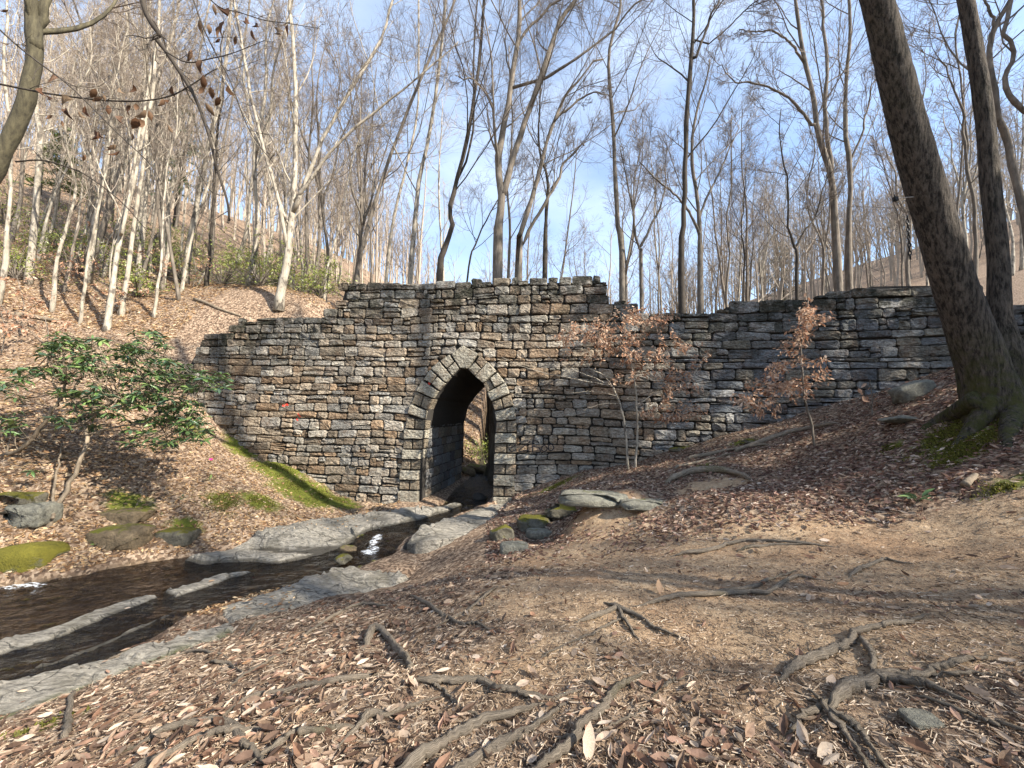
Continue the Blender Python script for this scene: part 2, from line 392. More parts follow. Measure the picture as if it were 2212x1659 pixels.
# ------------------------------------------------------------------ terrain
def WP(px, py):
    x, z = onwall(px, py); return (x, float(W(x)), z)
def AY(px, py, Y): return tuple(at(px, py, Y))
def AZ(px, py, z): return tuple(atz(px, py, z))
CP = [WP(470, 915), WP(540, 975), WP(640, 1012), WP(740, 1068), WP(830, 1088), WP(420, 860),
      WP(1130, 1062), WP(1250, 1025), WP(1370, 998), WP(1480, 962), WP(1600, 932), WP(1750, 888), WP(1860, 858), WP(2060, 795), WP(2200, 745),
      (-2.2, 12, -1.5), (-1.5, 15, -1.45), (-1.9, 17.5, -1.35),
      # left bank
      AZ(400, 1172, -1.55), AZ(300, 1188, -1.55), AZ(180, 1205, -1.55), AZ(600, 1110, -1.3), AZ(520, 1100, -1.1), (-10.6, 6.6, -1.5), AY(0, 900, 10), AY(100, 1060, 8.6), AY(300, 1030, 10), AY(420, 980, 11.5),
      AY(200, 800, 13), AY(300, 720, 15), AY(450, 692, 16), AY(600, 672, 17), AY(700, 662, 18), AY(0, 620, 16), AY(250, 610, 20), AY(500, 610, 26),
      AY(0, 480, 24), AY(300, 480, 36), AY(700, 610, 34), AY(0, 760, 13), AY(360, 800, 14.2), (-16, 6, 1.5), (-22, 5, 5.5), (-34, 6, 12), (-60, 20, 27), (-60, 60, 36), (-30, 80, 30), (-110, 50, 48), (-130, 150, 52), (-40, 150, 36), (-120, -40, 40), (-40, -40, 10),
      # upstream of the bridge
      (-1.9, 20, -.9), (-1.6, 22, .6), (-2.0, 25, 3.0), (-2.6, 31, 6.0), (3, 22, 1.0), (8, 22, 3.6), (0, 45, 7), (0, 80, 9), (10, 45, 7), (0, 150, 14), (-7, 22, 3.0), (-8, 28, 7),
      (14, 20, 5), (22, 24, 6.5), (40, 45, 15), (60, 60, 24), (95, 70, 40), (60, 110, 32), (25, 60, 10.5), (25, 110, 18), (130, 20, 40), (120, 150, 46),
      # right bank
      AY(1500, 1045, 8), AY(1700, 1000, 8.2), AY(1900, 1000, 6.6), AY(2130, 893, 6.3), AY(1970, 855, 8.3), AY(1800, 905, 9.5), AY(1600, 1100, 6), AY(2000, 1100, 5.1), AY(1300, 1052, 9.5),
      (12, 6, 3.4), (18, 4, 5), (30, 2, 8.5), (60, 0, 14), (14, 0, 3.0), (16, -12, 3.2), (60, -60, 10),
      # foreground
      (0, 0, 0), (.3, 1.9, 0), AZ(1106, 1400, -.12), AZ(1106, 1250, -.45), AZ(1106, 1150, -.85), AZ(1250, 1135, -.62), AZ(1150, 1185, -1.15), AZ(985, 1190, -1.3), AZ(1500, 1180, -.2), AZ(1900, 1150, .18), AZ(2200, 1145, .45),
      AZ(2200, 1400, .26), AZ(1700, 1500, .08), AZ(600, 1500, -.38), AZ(0, 1640, -1.05), AZ(0, 1500, -1.6), AZ(400, 1400, -1.5), AZ(890, 1250, -1.55), AZ(700, 1320, -1.2), AZ(500, 1350, -1.58), AZ(850, 1400, -.55),
      (-7, 1, -1.4), (-4, -4, -.5), (-9, -3, -1.2), (0, -10, .9), (10, -10, 2.2), (-12, -12, 0), (5, -1, .9), (0, -60, 3), (-11.5, 3.6, -2.0)]
CP = np.array(CP)
def _U(r2): return np.where(r2 > 1e-12, r2 * np.log(r2 + 1e-12), 0)
_n = len(CP); _D = ((CP[:, None, :2] - CP[None, :, :2]) ** 2).sum(-1)
_K = _U(_D) + np.eye(_n) * .15
_Pm = np.hstack([np.ones((_n, 1)), CP[:, :2]])
_A = np.block([[_K, _Pm], [_Pm.T, np.zeros((3, 3))]])
_sol = np.linalg.solve(_A, np.concatenate([CP[:, 2], np.zeros(3)]))
# creek centre line: point, water level, half width
STREAM = [((-2.9, 40), -1.0, .8), ((-1.1, 26), -1.2, .6), ((-1.0, 18), -1.4, .75), ((-1.25, 15), -1.45, .85)]
for px, py, z, hw in [(1005, 1092, -1.47, .75), (955, 1110, -1.5, .6), (880, 1135, -1.52, .6), (835, 1155, -1.54, .6), (790, 1188, -1.7, .75), (690, 1214, -1.72, 1.0), (480, 1240, -1.73, 1.45), (250, 1290, -1.75, 1.75), (60, 1352, -1.77, 2.1)]:
    p = atz(px, py, z); STREAM.append(((p[0], p[1]), z, hw))
STREAM += [((-10.5, 4.2), -1.8, 1.9), ((-15, 2.2), -1.9, 1.8), ((-40, -10), -2.2, 2)]
SP = np.array([s[0] for s in STREAM]); SZ = np.array([s[1] for s in STREAM]); SH = np.array([s[2] for s in STREAM])
def stream(x, y):
    """signed distance past the bank, water level, arc index"""
    x = np.asarray(x, float); y = np.asarray(y, float)
    best = np.full(x.shape, 1e9); wz = np.zeros(x.shape); par = np.zeros(x.shape)
    for i in range(len(SP) - 1):
        a, b = SP[i], SP[i + 1]; d = b - a
        t = np.clip(((x - a[0]) * d[0] + (y - a[1]) * d[1]) / (d @ d), 0, 1)
        dist = np.hypot(x - a[0] - t * d[0], y - a[1] - t * d[1]) - (SH[i] + t * (SH[i + 1] - SH[i]))
        m = dist < best
        best = np.where(m, dist, best); wz = np.where(m, SZ[i] + t * (SZ[i + 1] - SZ[i]), wz); par = np.where(m, i + t, par)
    return best, wz, par
SLABS = [
    ('left', -1.40, .6, [(400, 1176), (480, 1162), (600, 1132), (720, 1112), (830, 1103), (905, 1098), (985, 1083), (1000, 1086), (960, 1100), (900, 1116), (830, 1127), (770, 1143), (690, 1168), (600, 1183), (520, 1180), (440, 1183)]),
    ('right', -1.27, .6, [(882, 1152), (905, 1142), (1000, 1110), (1060, 1090), (1118, 1078), (1108, 1102), (1062, 1132), (985, 1160), (905, 1166), (888, 1160)]),
    ('strip', -1.70, .45, [(-60, 1395), (0, 1372), (120, 1342), (260, 1293), (330, 1280), (352, 1286), (240, 1324), (130, 1368), (0, 1408), (-60, 1425)]),
    ('tip', -1.69, .45, [(355, 1271), (440, 1246), (535, 1227), (548, 1233), (470, 1257), (380, 1288)]),
    ('broad', -1.60, .45, [(484, 1305), (520, 1292), (640, 1256), (720, 1229), (765, 1226), (890, 1244), (860, 1257), (760, 1284), (650, 1314), (560, 1334), (500, 1344), (478, 1330)]),
    ('edge', -1.52, .6, [(-60, 1500), (0, 1475), (130, 1440), (300, 1394), (430, 1364), (512, 1344), (506, 1372), (410, 1412), (270, 1464), (130, 1522), (0, 1575), (-60, 1590)]),
    ('small', -1.45, .45, [(868, 1198), (893, 1187), (922, 1184), (910, 1200), (886, 1212)]),
    ('shelf', -1.73, .45, [(20, 1450), (120, 1418), (230, 1372), (330, 1330), (380, 1318), (330, 1345), (240, 1385), (120, 1432)]),
]
SLABP = [[tuple(atz(px, py, z)[:2]) for px, py in poly] for _, z, _, poly in SLABS]
MOUND = atz(1320, 1112, -.45); HOLLOW = at(1535, 1058, 7.6)
def H(x, y, fine=True):
    x = np.asarray(x, float); y = np.asarray(y, float); sh = x.shape
    xf = x.ravel(); yf = y.ravel(); z = np.zeros(len(xf))
    for s in range(0, len(xf), 20000):
        e = slice(s, s + 20000)
        d = (xf[e, None] - CP[None, :, 0]) ** 2 + (yf[e, None] - CP[None, :, 1]) ** 2
        z[e] = _U(d) @ _sol[:_n] + _sol[_n] + _sol[_n + 1] * xf[e] + _sol[_n + 2] * yf[e]
    z = z.reshape(sh)
    z = z + .10 * fbm(x * .9, y * .9, 3, 3) + .035 * fbm(x * 3.1, y * 3.1, 9, 3)
    if fine: z = z + .022 * fbm(x * 8, y * 8, 21, 2)
    d, wz, _ = stream(x, y)
    z = np.maximum(z, wz + .04 + .12 * np.clip(d, -.3, .8)) * (d < 1.2) + z * (d >= 1.2)
    k = sstep(.10, -.35, d)
    z = z * (1 - k) + (wz - .22 + .08 * fbm(x * 4, y * 4, 5, 2)) * k
    mp_ = MOUND; z = z - .20 * np.exp(-(((x - HOLLOW[0]) / .62) ** 2 + ((y - HOLLOW[1]) / .26) ** 2) ** 2); z = z + .30 * np.exp(-(((x - mp_[0]) / .75) ** 2 + ((y - mp_[1]) / .5) ** 2) ** 2)
    for (_, sz, th, _p), poly in zip(SLABS, SLABP):
        z = np.where(inpoly(x, y, poly), np.minimum(np.minimum(z, sz - .07), 9 if sz < -1.5 else wz - .05 + .42 * np.maximum(0, d + .1)), z)
    return z
def ground(px, py, lo=1.2, hi=60):
    d = ray(px, py); t = np.concatenate([np.linspace(lo, 14, 500), np.linspace(14, hi, 300)])
    p = np.array([0, 0, EYE])[None] + d[None] * t[:, None]
    below = p[:, 2] < H(p[:, 0], p[:, 1])
    if not below.any(): return p[-1]
    i = int(np.argmax(below))
    return p[i]
def axis(lo, hi, fine0, fine1, n_f, n_a, n_b):
    a = fine0 - (np.geomspace(1, 1 + fine0 - lo, n_a) - 1)[::-1]; c = fine1 + np.geomspace(1, 1 + hi - fine1, n_b) - 1
    return np.concatenate([a[:-1], np.linspace(fine0, fine1, n_f), c[1:]])
def masks(x, y, z=None):
    """dirt, moss, bed amounts of the ground at x, y"""
    d, wz, par = stream(x, y)
    dirt = np.zeros(x.shape)
    def blob(px, py, rx, ry, a=1.0):
        p = ground(px, py); return a * np.exp(-(((x - p[0]) / rx) ** 2 + ((y - p[1]) / ry) ** 2))
    for b in ((1250, 1190, 1.5, 1.1), (1600, 1200, 2.4, 1.2), (2000, 1200, 2.2, .9), (1250, 1260, 1.3, .9), (1500, 1330, 1.6, 1.0, .9), (1900, 1350, 1.5, .8, .9), (1320, 1120, 1.1, .8), (1200, 1420, 1.3, .8, .6), (1540, 1056, .75, .4, 1.2), (1650, 1480, 1.4, .7, .5), (2150, 1250, 1.6, .9, .8)):
        dirt = np.maximum(dirt, blob(*b))
    moss = np.zeros(x.shape)
    for b in ((2080, 925, .9, .42, 1.0), (2100, 960, .8, .3), (2070, 990, .35, .2), (1930, 965, .25, .2, .7), (2190, 1040, .4, .2, .7), (660, 1065, 1.3, .9, .95), (600, 1015, 1.1, .8, .9), (530, 965, .9, .7, .85), (730, 1085, .8, .5), (560, 1080, .9, .5, .75), (480, 1080, .8, .5, .6), (420, 930, .7, .5, .6), (1200, 1050, .7, .35, .8), (1470, 968, .5, .25, .8), (1600, 955, .5, .3, .7), (280, 1090, .8, .5, .7), (400, 1140, .5, .3, .8),
              (330, 560, 5, 3, .55), (560, 610, 5, 3, .6), (80, 1480, .8, .25, .7), (1520, 1005, .5, .25, .6), (110, 1560, .4, .2, .8)):
        moss = np.maximum(moss, blob(*b))
    bed = sstep(.06, -.15, d)
    return np.clip(dirt, 0, 1), np.clip(moss, 0, 1), bed
gx = axis(-420, 420, -13, 13, 330, 60, 60); gy = axis(-120, 520, .5, 17, 230, 30, 75)
GX, GY = np.meshgrid(gx, gy); GZ = H(GX, GY)
nx, ny = len(gx), len(gy)
gi = np.arange(nx * ny).reshape(ny, nx)
gq = np.stack([gi[:-1, :-1], gi[:-1, 1:], gi[1:, 1:], gi[1:, :-1]], -1).reshape(-1, 4)
dm, mm, bm_ = masks(GX.ravel(), GY.ravel())
g = link('ground', mesh('ground', np.stack([GX.ravel(), GY.ravel(), GZ.ravel()], 1), [gq], MT['ground'], dict(Dirt=dm, Moss=mm, Bed=bm_), True))
tag(g, 'leaf strewn forest floor sloping down to the creek', kind='structure')

# ------------------------------------------------------------------ creek water
sx = np.linspace(-17, 1, 260); sy = np.concatenate([np.linspace(1.2, 12.6, 200), np.linspace(12.7, 30, 60)])
WX, WY = np.meshgrid(sx, sy); wd, wz, wp = stream(WX, WY)
keep = wd < .45
ok = keep[:-1, :-1] & keep[:-1, 1:] & keep[1:, 1:] & keep[1:, :-1]
wi = np.arange(WX.size).reshape(WX.shape)
wq = np.stack([wi[:-1, :-1], wi[:-1, 1:], wi[1:, 1:], wi[1:, :-1]], -1)[ok]
foam = np.zeros(WX.shape)
def fblob(px, py, z, rx, ry, a=1.0):
    p = atz(px, py, z); return a * np.exp(-(((WX - p[0]) / rx) ** 2 + ((WY - p[1]) / ry) ** 2) ** 2)
for b in ((812, 1165, -1.6, .2, .42), (800, 1190, -1.7, .28, .35), (780, 1205, -1.7, .3, .3, .7), (822, 1142, -1.55, .12, .2, .8), (60, 1247, -1.77, .8, .25), (140, 1228, -1.77, .55, .2), (0, 1268, -1.78, .7, .18, .9), (190, 1215, -1.76, .3, .2, .7), (1010, 1095, -1.47, .25, .5, .55), (1020, 1060, -1.45, .3, .8, .5), (500, 1200, -1.73, .6, .15, .7), (330, 1228, -1.74, .9, .1, .6), (120, 1290, -1.77, 1.0, .08, .55), (300, 1300, -1.75, .9, .08, .5), (640, 1205, -1.72, .5, .12, .65), (30, 1262, -1.78, .9, .2), (150, 1232, -1.77, .6, .2), (640, 1240, -1.72, .6, .07, .55)):
    foam = np.maximum(foam, fblob(*b))
wzz = wz + .012 * fbm(WX * 3.5, WY * 5, 31, 3) + .05 * foam * fbm(WX * 11, WY * 11, 41, 2)
used = np.unique(wq); remap = np.full(WX.size, -1); remap[used] = np.arange(len(used))
Vw = np.stack([WX.ravel(), WY.ravel(), wzz.ravel()], 1)[used]
tag(link('creek_water', mesh('creek_water', Vw, [remap[wq].astype(np.int32)], MT['water'], dict(Foam=foam.ravel()[used]), True)), 'shallow brown creek running out of the arch over bedrock', kind='structure')

# ------------------------------------------------------------------ bedrock slabs
SL_LABEL = dict(left='long pale bedrock slab on the far side of the creek leading into the arch', right='thick flat bedrock slab just outside the right arch pillar',
                strip='long narrow wet bedrock strip in the creek at the left picture edge', tip='pointed bedrock strip in mid creek with a leaf on it',
                broad='broad cracked bedrock slab between the creek and the trampled dirt', edge='long bedrock ledge with a mossy lower border beside the leaf litter',
                small='small flat grey slab at the creek edge below the thick slab', shelf='thin wet rock shelf between two water channels')
def make_slab(key, z, th, poly, poly_px):
    P = np.array(poly); C = np.vstack([P, P[:1]]); seg = np.hypot(*np.diff(C, axis=0).T); s = np.concatenate([[0], np.cumsum(seg)])
    n = max(20, int(s[-1] / .16)); t = np.linspace(0, s[-1], n, endpoint=False)
    x = np.interp(t, s, C[:, 0]); y = np.interp(t, s, C[:, 1])
    x = x + .10 * fbm(x * 3, y * 3, 51, 3); y = y + .10 * fbm(x * 3, y * 3, 57, 3)
    bm = bmesh.new()
    vs = [bm.verts.new((a, b, z)) for a, b in zip(x, y)]
    f = bm.faces.new(vs); f.normal_update()
    if f.normal.z < 0: f.normal_flip()
    bmesh.ops.triangulate(bm, faces=bm.faces[:], quad_method='BEAUTY', ngon_method='BEAUTY')
    for _ in range(4):
        long = [e for e in bm.edges if e.calc_length() > .17 and len(e.link_faces) == 2]
        if long: bmesh.ops.subdivide_edges(bm, edges=long, cuts=1); bmesh.ops.triangulate(bm, faces=bm.faces[:])
    top = bm.faces[:]
    edge = [v for v in bm.verts if v.is_boundary]; ins = [v for v in bm.verts if not v.is_boundary]
    for v in ins:
        q = float(fbm(np.array(v.co.x * .9), np.array(v.co.y * 2.2), 61, 4)); v.co.z += .05 * math.floor(q * 3.2) / 1.6 + .05 * q + .03 * float(fbm(np.array(v.co.x * 5), np.array(v.co.y * 7), 63, 3)) + .03
    for v in edge: v.co.z += -.02 + .03 * float(fbm(np.array(v.co.x * 4), np.array(v.co.y * 4), 67, 2))
    r = bmesh.ops.extrude_face_region(bm, geom=top)
    low = [v for v in r['geom'] if isinstance(v, bmesh.types.BMVert)]
    # extruded copy becomes the top, the original faces drop down
    orig = set(v for f in top if f.is_valid for v in f.verts)
    for v in orig: v.co.z = z - th
    bmesh.ops.delete(bm, geom=[f for f in top if f.is_valid], context='FACES')
    bm.normal_update()
    tv = [v for v in bm.verts if v.co.z > z - th + .08]
    dx, wz_, _q = stream(np.array([v.co.x for v in tv]), np.array([v.co.y for v in tv]))
    rim = {v for e in bm.edges if any(abs(f.normal.z) < .3 for f in e.link_faces) for v in e.verts}
    for v, d_, w_ in zip(tv, dx, wz_):
        nz_ = v.co.z - z
        if key in ('strip', 'tip', 'shelf', 'small'): v.co.z = w_ - .035 if v in rim else w_ + .03 + .35 * nz_
        else:
            if key not in ('broad', 'edge'): v.co.z = min(v.co.z, w_ + .07 + .42 * max(0.0, d_ + .1) + nz_)
            if v in rim and key != 'right': v.co.z = min(v.co.z, w_ + .01 + .3 * max(0.0, d_)) if d_ < .35 else v.co.z - .06
    bmesh.ops.recalc_face_normals(bm, faces=bm.faces[:])
    me = bpy.data.meshes.new('rock_slab'); bm.to_mesh(me); bm.free(); me.materials.append(MT['slab'])
    co = np.zeros(len(me.vertices) * 3); me.vertices.foreach_get('co', co); co = co.reshape(-1, 3)
    mo = np.zeros(len(co))
    if key == 'edge':
        lo = np.array([atz(px, py, z)[:2] for px, py in poly_px[-6:]]); o_ = np.argsort(lo[:, 0]); mo = np.clip(1.25 - np.abs(co[:, 1] - np.interp(co[:, 0], lo[o_, 0], lo[o_, 1])) * 4, 0, 1)
    _d, wz2, _q = stream(co[:, 0], co[:, 1]); wet = np.clip(1 - (co[:, 2] - wz2) / .045, 0, 1) * (_d < .6)
    aw = me.attributes.new('Wet', 'FLOAT', 'POINT'); aw.data.foreach_set('value', wet.astype(np.float32))
    at_ = me.attributes.new('Moss', 'FLOAT', 'POINT'); at_.data.foreach_set('value', mo.astype(np.float32))
    return tag(link('rock_slab', me), SL_LABEL[key], 'rock slab', 'bedrock slabs along the creek')
for (key, z, th, _p), poly in zip(SLABS, SLABP): make_slab(key, z, th, poly, _p)

# ------------------------------------------------------------------ rocks
def rock(p, size, m, label, seed=0, name='boulder', flat=.6, sharp=.35, rot=0, tilt=(0, 0)):
    bm = bmesh.new(); bmesh.ops.create_icosphere(bm, subdivisions=4, radius=1.0)
    rg = np.random.default_rng(seed); dirs = rg.normal(size=(14, 3)); dirs /= np.linalg.norm(dirs, axis=1, keepdims=True); off = rg.uniform(.62, .95, 14)
    co = np.array([v.co[:] for v in bm.verts])
    dd = co @ dirs.T; cut = np.maximum(0, dd - off[None]) * sharp * 2.2
    co = co - (cut[:, :, None] * dirs[None]).sum(1)
    if name == 'flat_stone' or sharp >= .6:
        co = co / (np.abs(co) ** 5).sum(1, keepdims=True) ** .2 * .9
    co *= 1 + (.10 if sharp < .6 else .16) * fbm(co[:, 0] * 2.2 + seed, co[:, 1] * 2.2 + co[:, 2] * 1.7, seed, 4)[:, None]
    co *= np.array(size)[None]
    Rm = np.array((Matrix.Rotation(rot, 3, 'Z') @ Matrix.Rotation(tilt[0], 3, 'X') @ Matrix.Rotation(tilt[1], 3, 'Y')))
    co = co @ Rm.T
    for v, c in zip(bm.verts, co): v.co = c
    me = bpy.data.meshes.new(name); bm.to_mesh(me); bm.free(); me.materials.append(m)
    me.polygons.foreach_set('use_smooth', np.ones(len(me.polygons), bool))
    o = link(name, me); o.location = [float(c) for c in p]
    return tag(o, label, 'rock', 'rocks about the creek')
def rk(px, py, size, m, label, dz=0, **k):
    p = ground(px, py); rock((p[0], p[1], p[2] + dz), size, m, label, **k)
p = atz(75, 1240, -1.72); rock((p[0] - .6, p[1] + .12, -1.58), (1.0, .5, .5), MT['mossdeep'], 'big rounded boulder cushioned in yellow green moss beside the white water', seed=3, rot=.1)
rk(72, 1118, (.42, .3, .26), MT['greyrock'], 'pale grey green boulder below the bush on the left bank', .06, seed=5, sharp=.62)
rk(25, 1080, (.55, .35, .2), MT['mossrock'], 'dark mossy rock half buried behind the pale boulder', -.04, seed=8, sharp=.65)
rk(265, 1160, (.6, .38, .26), MT['brownrock'], 'mossy ledge rock overhanging the creek on the left bank', 0.0, seed=11, sharp=.65)
rk(385, 1160, (.42, .28, .2), MT['mossrock'], 'small mossy hummock where the long pale slab begins', 0, seed=12, sharp=.65)
rk(270, 1105, (.6, .35, .2), MT['brownrock'], 'flat mossy rock in the leaf litter between the tree shadows', -.12, seed=13, sharp=.65)
rk(1972, 858, (.45, .22, .2), MT['greyrock'], 'tilted angular grey rock in front of the wall near the twin tree', .12, seed=15, sharp=.6, tilt=(0, -.35))
rk(1285, 1092, (.75, .42, .13), MT['greyrock'], 'flat capstone slab resting on the dirt mound', .14, seed=17, sharp=.7, name='flat_stone')
rk(1390, 1095, (.5, .25, .09), MT['greyrock'], 'thin flat stone beside the capstone slab', .05, seed=18, sharp=.7, name='flat_stone')
rk(1155, 1140, (.42, .3, .17), MT['mossrock'], 'mossy block leading up to the capstone slab', .08, seed=19, sharp=.6)
rk(1212, 1112, (.4, .28, .14), MT['mossrock'], 'mossy stone tucked under the capstone slab edge', .08, seed=20, sharp=.6)
rk(1085, 1160, (.27, .24, .2), MT['mossrock'], 'green mossy stone at the foot of the dirt mound', .06, seed=21, sharp=.5)
rk(1110, 1192, (.28, .2, .12), MT['greyrock'], 'small pale grey stone in front of the green mossy stone', .05, seed=22, sharp=.6)
rk(1165, 1158, (.3, .18, .1), MT['greyrock'], 'flat grey stone lying below the mossy block', .05, seed=23, sharp=.6)
for px, py, s, m, lab, sd in ((742, 1200, (.22, .16, .1), 'mossrock', 'mossy stone in the water beside the small rapid', 24), (752, 1178, (.24, .14, .07), 'brownrock', 'flat brown stone in the water above the mossy one', 25),
                              (1035, 1082, (.26, .22, .16), 'core', 'dark wet rock in the creek under the arch', 26), (905, 1175, (.4, .2, .16), 'core', 'dark undercut rock below the thick slab', 27)):
    p = atz(px, py, -1.55); rock((p[0], p[1], -1.62 if sd != 26 else -1.42), s, MT[m], lab, seed=sd)
p = at(1040, 1040, 19); rock((p[0], p[1], float(H(p[0], p[1])) + .2), (1.0, .6, .5), MT['brownrock'], 'brown boulder on the sunlit bank beyond the arch', seed=30, sharp=.5)
p = at(1018, 1058, 18); rock((p[0] - .3, p[1], float(H(p[0], p[1])) + .1), (.5, .4, .3), MT['brownrock'], 'low brown rock beside the creek beyond the arch', seed=31, sharp=.5)
for px, py, sd in ((1620, 945, 33), (1490, 1000, 34), (1330, 1022, 35), (1400, 1030, 36), (1905, 925, 37), (2020, 880, 38)):
    pass
rk(1470, 972, (.35, .2, .1), MT['mossrock'], 'low mossy stone under the left beech sapling', .0, seed=33)
rk(1625, 955, (.4, .22, .1), MT['mossrock'], 'low mossy stone at the wall foot between the two saplings', .0, seed=34)
rk(1960, 905, (.6, .25, .1), MT['greyrock'], 'long low stone half buried below the tilted rock', .0, seed=35)
rk(1990, 1560, (.085, .06, .018), MT['greyrock'], 'small flat grey stone among the roots at lower right', .015, seed=39, name='flat_stone')

def pebbles(n, seed):
    rg_ = np.random.default_rng(seed); bm = bmesh.new(); bmesh.ops.create_icosphere(bm, subdivisions=1, radius=1.0); V0 = np.array([v.co[:] for v in bm.verts]); F0 = np.array([[v.index for v in f.verts] for f in bm.faces], np.int32); bm.free()
    x = rg_.uniform(-12, -1, n * 12); y = rg_.uniform(4, 15, n * 12); d, wz_, _q = stream(x, y); k = (d < .12) & (d > -1.2) & (rg_.random(n * 12) < np.exp(-np.abs(d) * 1.8)); x, y, wz_, d = x[k][:n], y[k][:n], wz_[k][:n], d[k][:n]
    s_ = np.exp(rg_.uniform(math.log(.03), math.log(.13), len(x))); sc = np.stack([s_ * rg_.uniform(.8, 1.6, len(x)), s_ * rg_.uniform(.7, 1.1, len(x)), s_ * rg_.uniform(.35, .7, len(x))], 1)
    P = np.stack([x, y, wz_ - .20 + .17 * sstep(-.5, .1, d)], 1)[:, None] + V0[None] * (1 + rg_.normal(0, .1, (len(x), len(V0), 1))) * sc[:, None]
    F = (F0[None] + (np.arange(len(x)) * len(V0))[:, None, None]).reshape(-1, 3).astype(np.int32)
    tag(link('creek_gravel', mesh('creek_gravel', P.reshape(-1, 3), [F], MT['brownrock'], None, True)), 'brown stones and gravel lying in the shallow creek', kind='stuff')
pebbles(420, 4)

# ------------------------------------------------------------------ the stone bridge
def top_line(x):
    """height of the wall top along the front"""
    pts = TOPS
    return np.interp(x, pts[:, 0], pts[:, 1])
tp = []
for px, py in [(330, 860), (400, 790), (425, 745), (438, 716), (500, 712), (505, 690), (600, 684), (690, 682), (715, 660), (733, 655), (736, 606), (900, 608), (1000, 604), (1180, 600), (1312, 598), (1316, 645), (1360, 648), (1364, 663), (1420, 672), (1424, 664), (1560, 668), (1566, 652), (1640, 650), (1770, 640), (1776, 632), (1880, 622), (1886, 606), (2030, 604), (2120, 628), (2212, 650), (2260, 655)]:
    x, z = onwall(px, py); tp.append((x, z))
tp.append((24, tp[-1][1]))
TOPS = np.array(tp)
TH = 4.2; SK = .3                                     # thickness of the bridge, sideways shift of the tunnel over it
ring_left = [(245, 1575), (252, 1240), (262, 1140), (280, 960), (298, 868), (308, 768), (325, 688), (352, 600), (388, 575), (430, 505), (500, 432), (555, 372), (632, 300)]
ring_right = [(700, 303), (763, 372), (842, 437), (878, 521), (917, 605), (945, 692), (962, 785), (950, 895), (942, 1080), (935, 1275), (930, 1400), (922, 1560)]
RL = np.array([onwall(*qa(*p)) for p in ring_left]); RR = np.array([onwall(*qa(*p)) for p in ring_right])
XL = float(np.mean(RL[:4, 0])); XR = float(np.mean(RR[-5:, 0]))
def wpt(x, z, d=0.0):
    """point of the front face; d metres out of the wall"""
    x = np.asarray(x, float); return np.stack([x + NW[0] * d, W(x) + NW[1] * d, np.asarray(z, float) + 0 * x], -1)
bridge = empty('stone_bridge', (float(-2), float(W(-2)), -1.5), 'old mossy fieldstone bridge with a pointed arch over the creek', 'bridge')
wing = empty('stone_wall', (8.0, float(W(8.0)), 1.7), 'long grey fieldstone approach wall behind the saplings and the twin tree', 'stone wall')
XSPLIT = 4.45
def core_mesh(x0, x1, step, hole):
    xs = np.arange(x0, x1 + 1e-6, step)
    if hole: xs = np.unique(np.concatenate([xs[(xs < XL - .02) | (xs > XR + .02)], [XL, XR], np.linspace(XL, XR, 25)]))
    arch_x = np.concatenate([[XL], RL[5:, 0], RR[:7, 0], [XR]]); arch_z = np.concatenate([[RL[4, 1]], RL[5:, 1], RR[:7, 1], [RR[6, 1] - .2]])
    o = np.argsort(arch_x); ax, az = arch_x[o], arch_z[o]
    V, F = [], []
    def sec(xa, xb, ba, bb):
        ta, tb = float(top_line(xa)) - .14, float(top_line(xb)) - .14
        if ta - ba < .05 or tb - bb < .05: return
        k = len(V)
        for d in (-.09, -TH):
            for x, b, t in ((xa, ba, ta), (xb, bb, tb)):
                sx_ = 0 if d > -1 else SK
                for z in (b, t):
                    q = wpt(x, z, d); V.append((q[0] + sx_, q[1], q[2]))
        F.extend([[k, k + 2, k + 3, k + 1], [k + 4, k + 5, k + 7, k + 6], [k + 1, k + 3, k + 7, k + 5], [k, k + 4, k + 6, k + 2]])
        ends.append((k, xa, xb))
    ends = []
    for xa, xb in zip(xs[:-1], xs[1:]):
        mid = (xa + xb) / 2
        if hole and XL < mid < XR: ba, bb = float(np.interp(xa, ax, az)), float(np.interp(xb, ax, az))
        else: ba = bb = min(-2.1, float(H(np.array(mid), np.array(float(W(mid))))) - .8) if hole else float(H(np.array(mid), np.array(float(W(mid))))) - 1.2
        sec(xa, xb, ba, bb)
    for k, xa, xb in ends:                              # side faces where the profile steps
        if hole and abs(xb - XL) < 1e-6: F.append([k + 2, k + 6, k + 7, k + 3])
        elif hole and abs(xa - XR) < 1e-6: F.append([k, k + 1, k + 5, k + 4])
        else:
            F.append([k + 2, k + 6, k + 7, k + 3]); F.append([k, k + 1, k + 5, k + 4])
    return np.array(V), F
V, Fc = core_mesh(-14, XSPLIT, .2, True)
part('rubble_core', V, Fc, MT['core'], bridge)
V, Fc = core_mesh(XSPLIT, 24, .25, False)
part('rubble_core', V, Fc, MT['core'], wing)

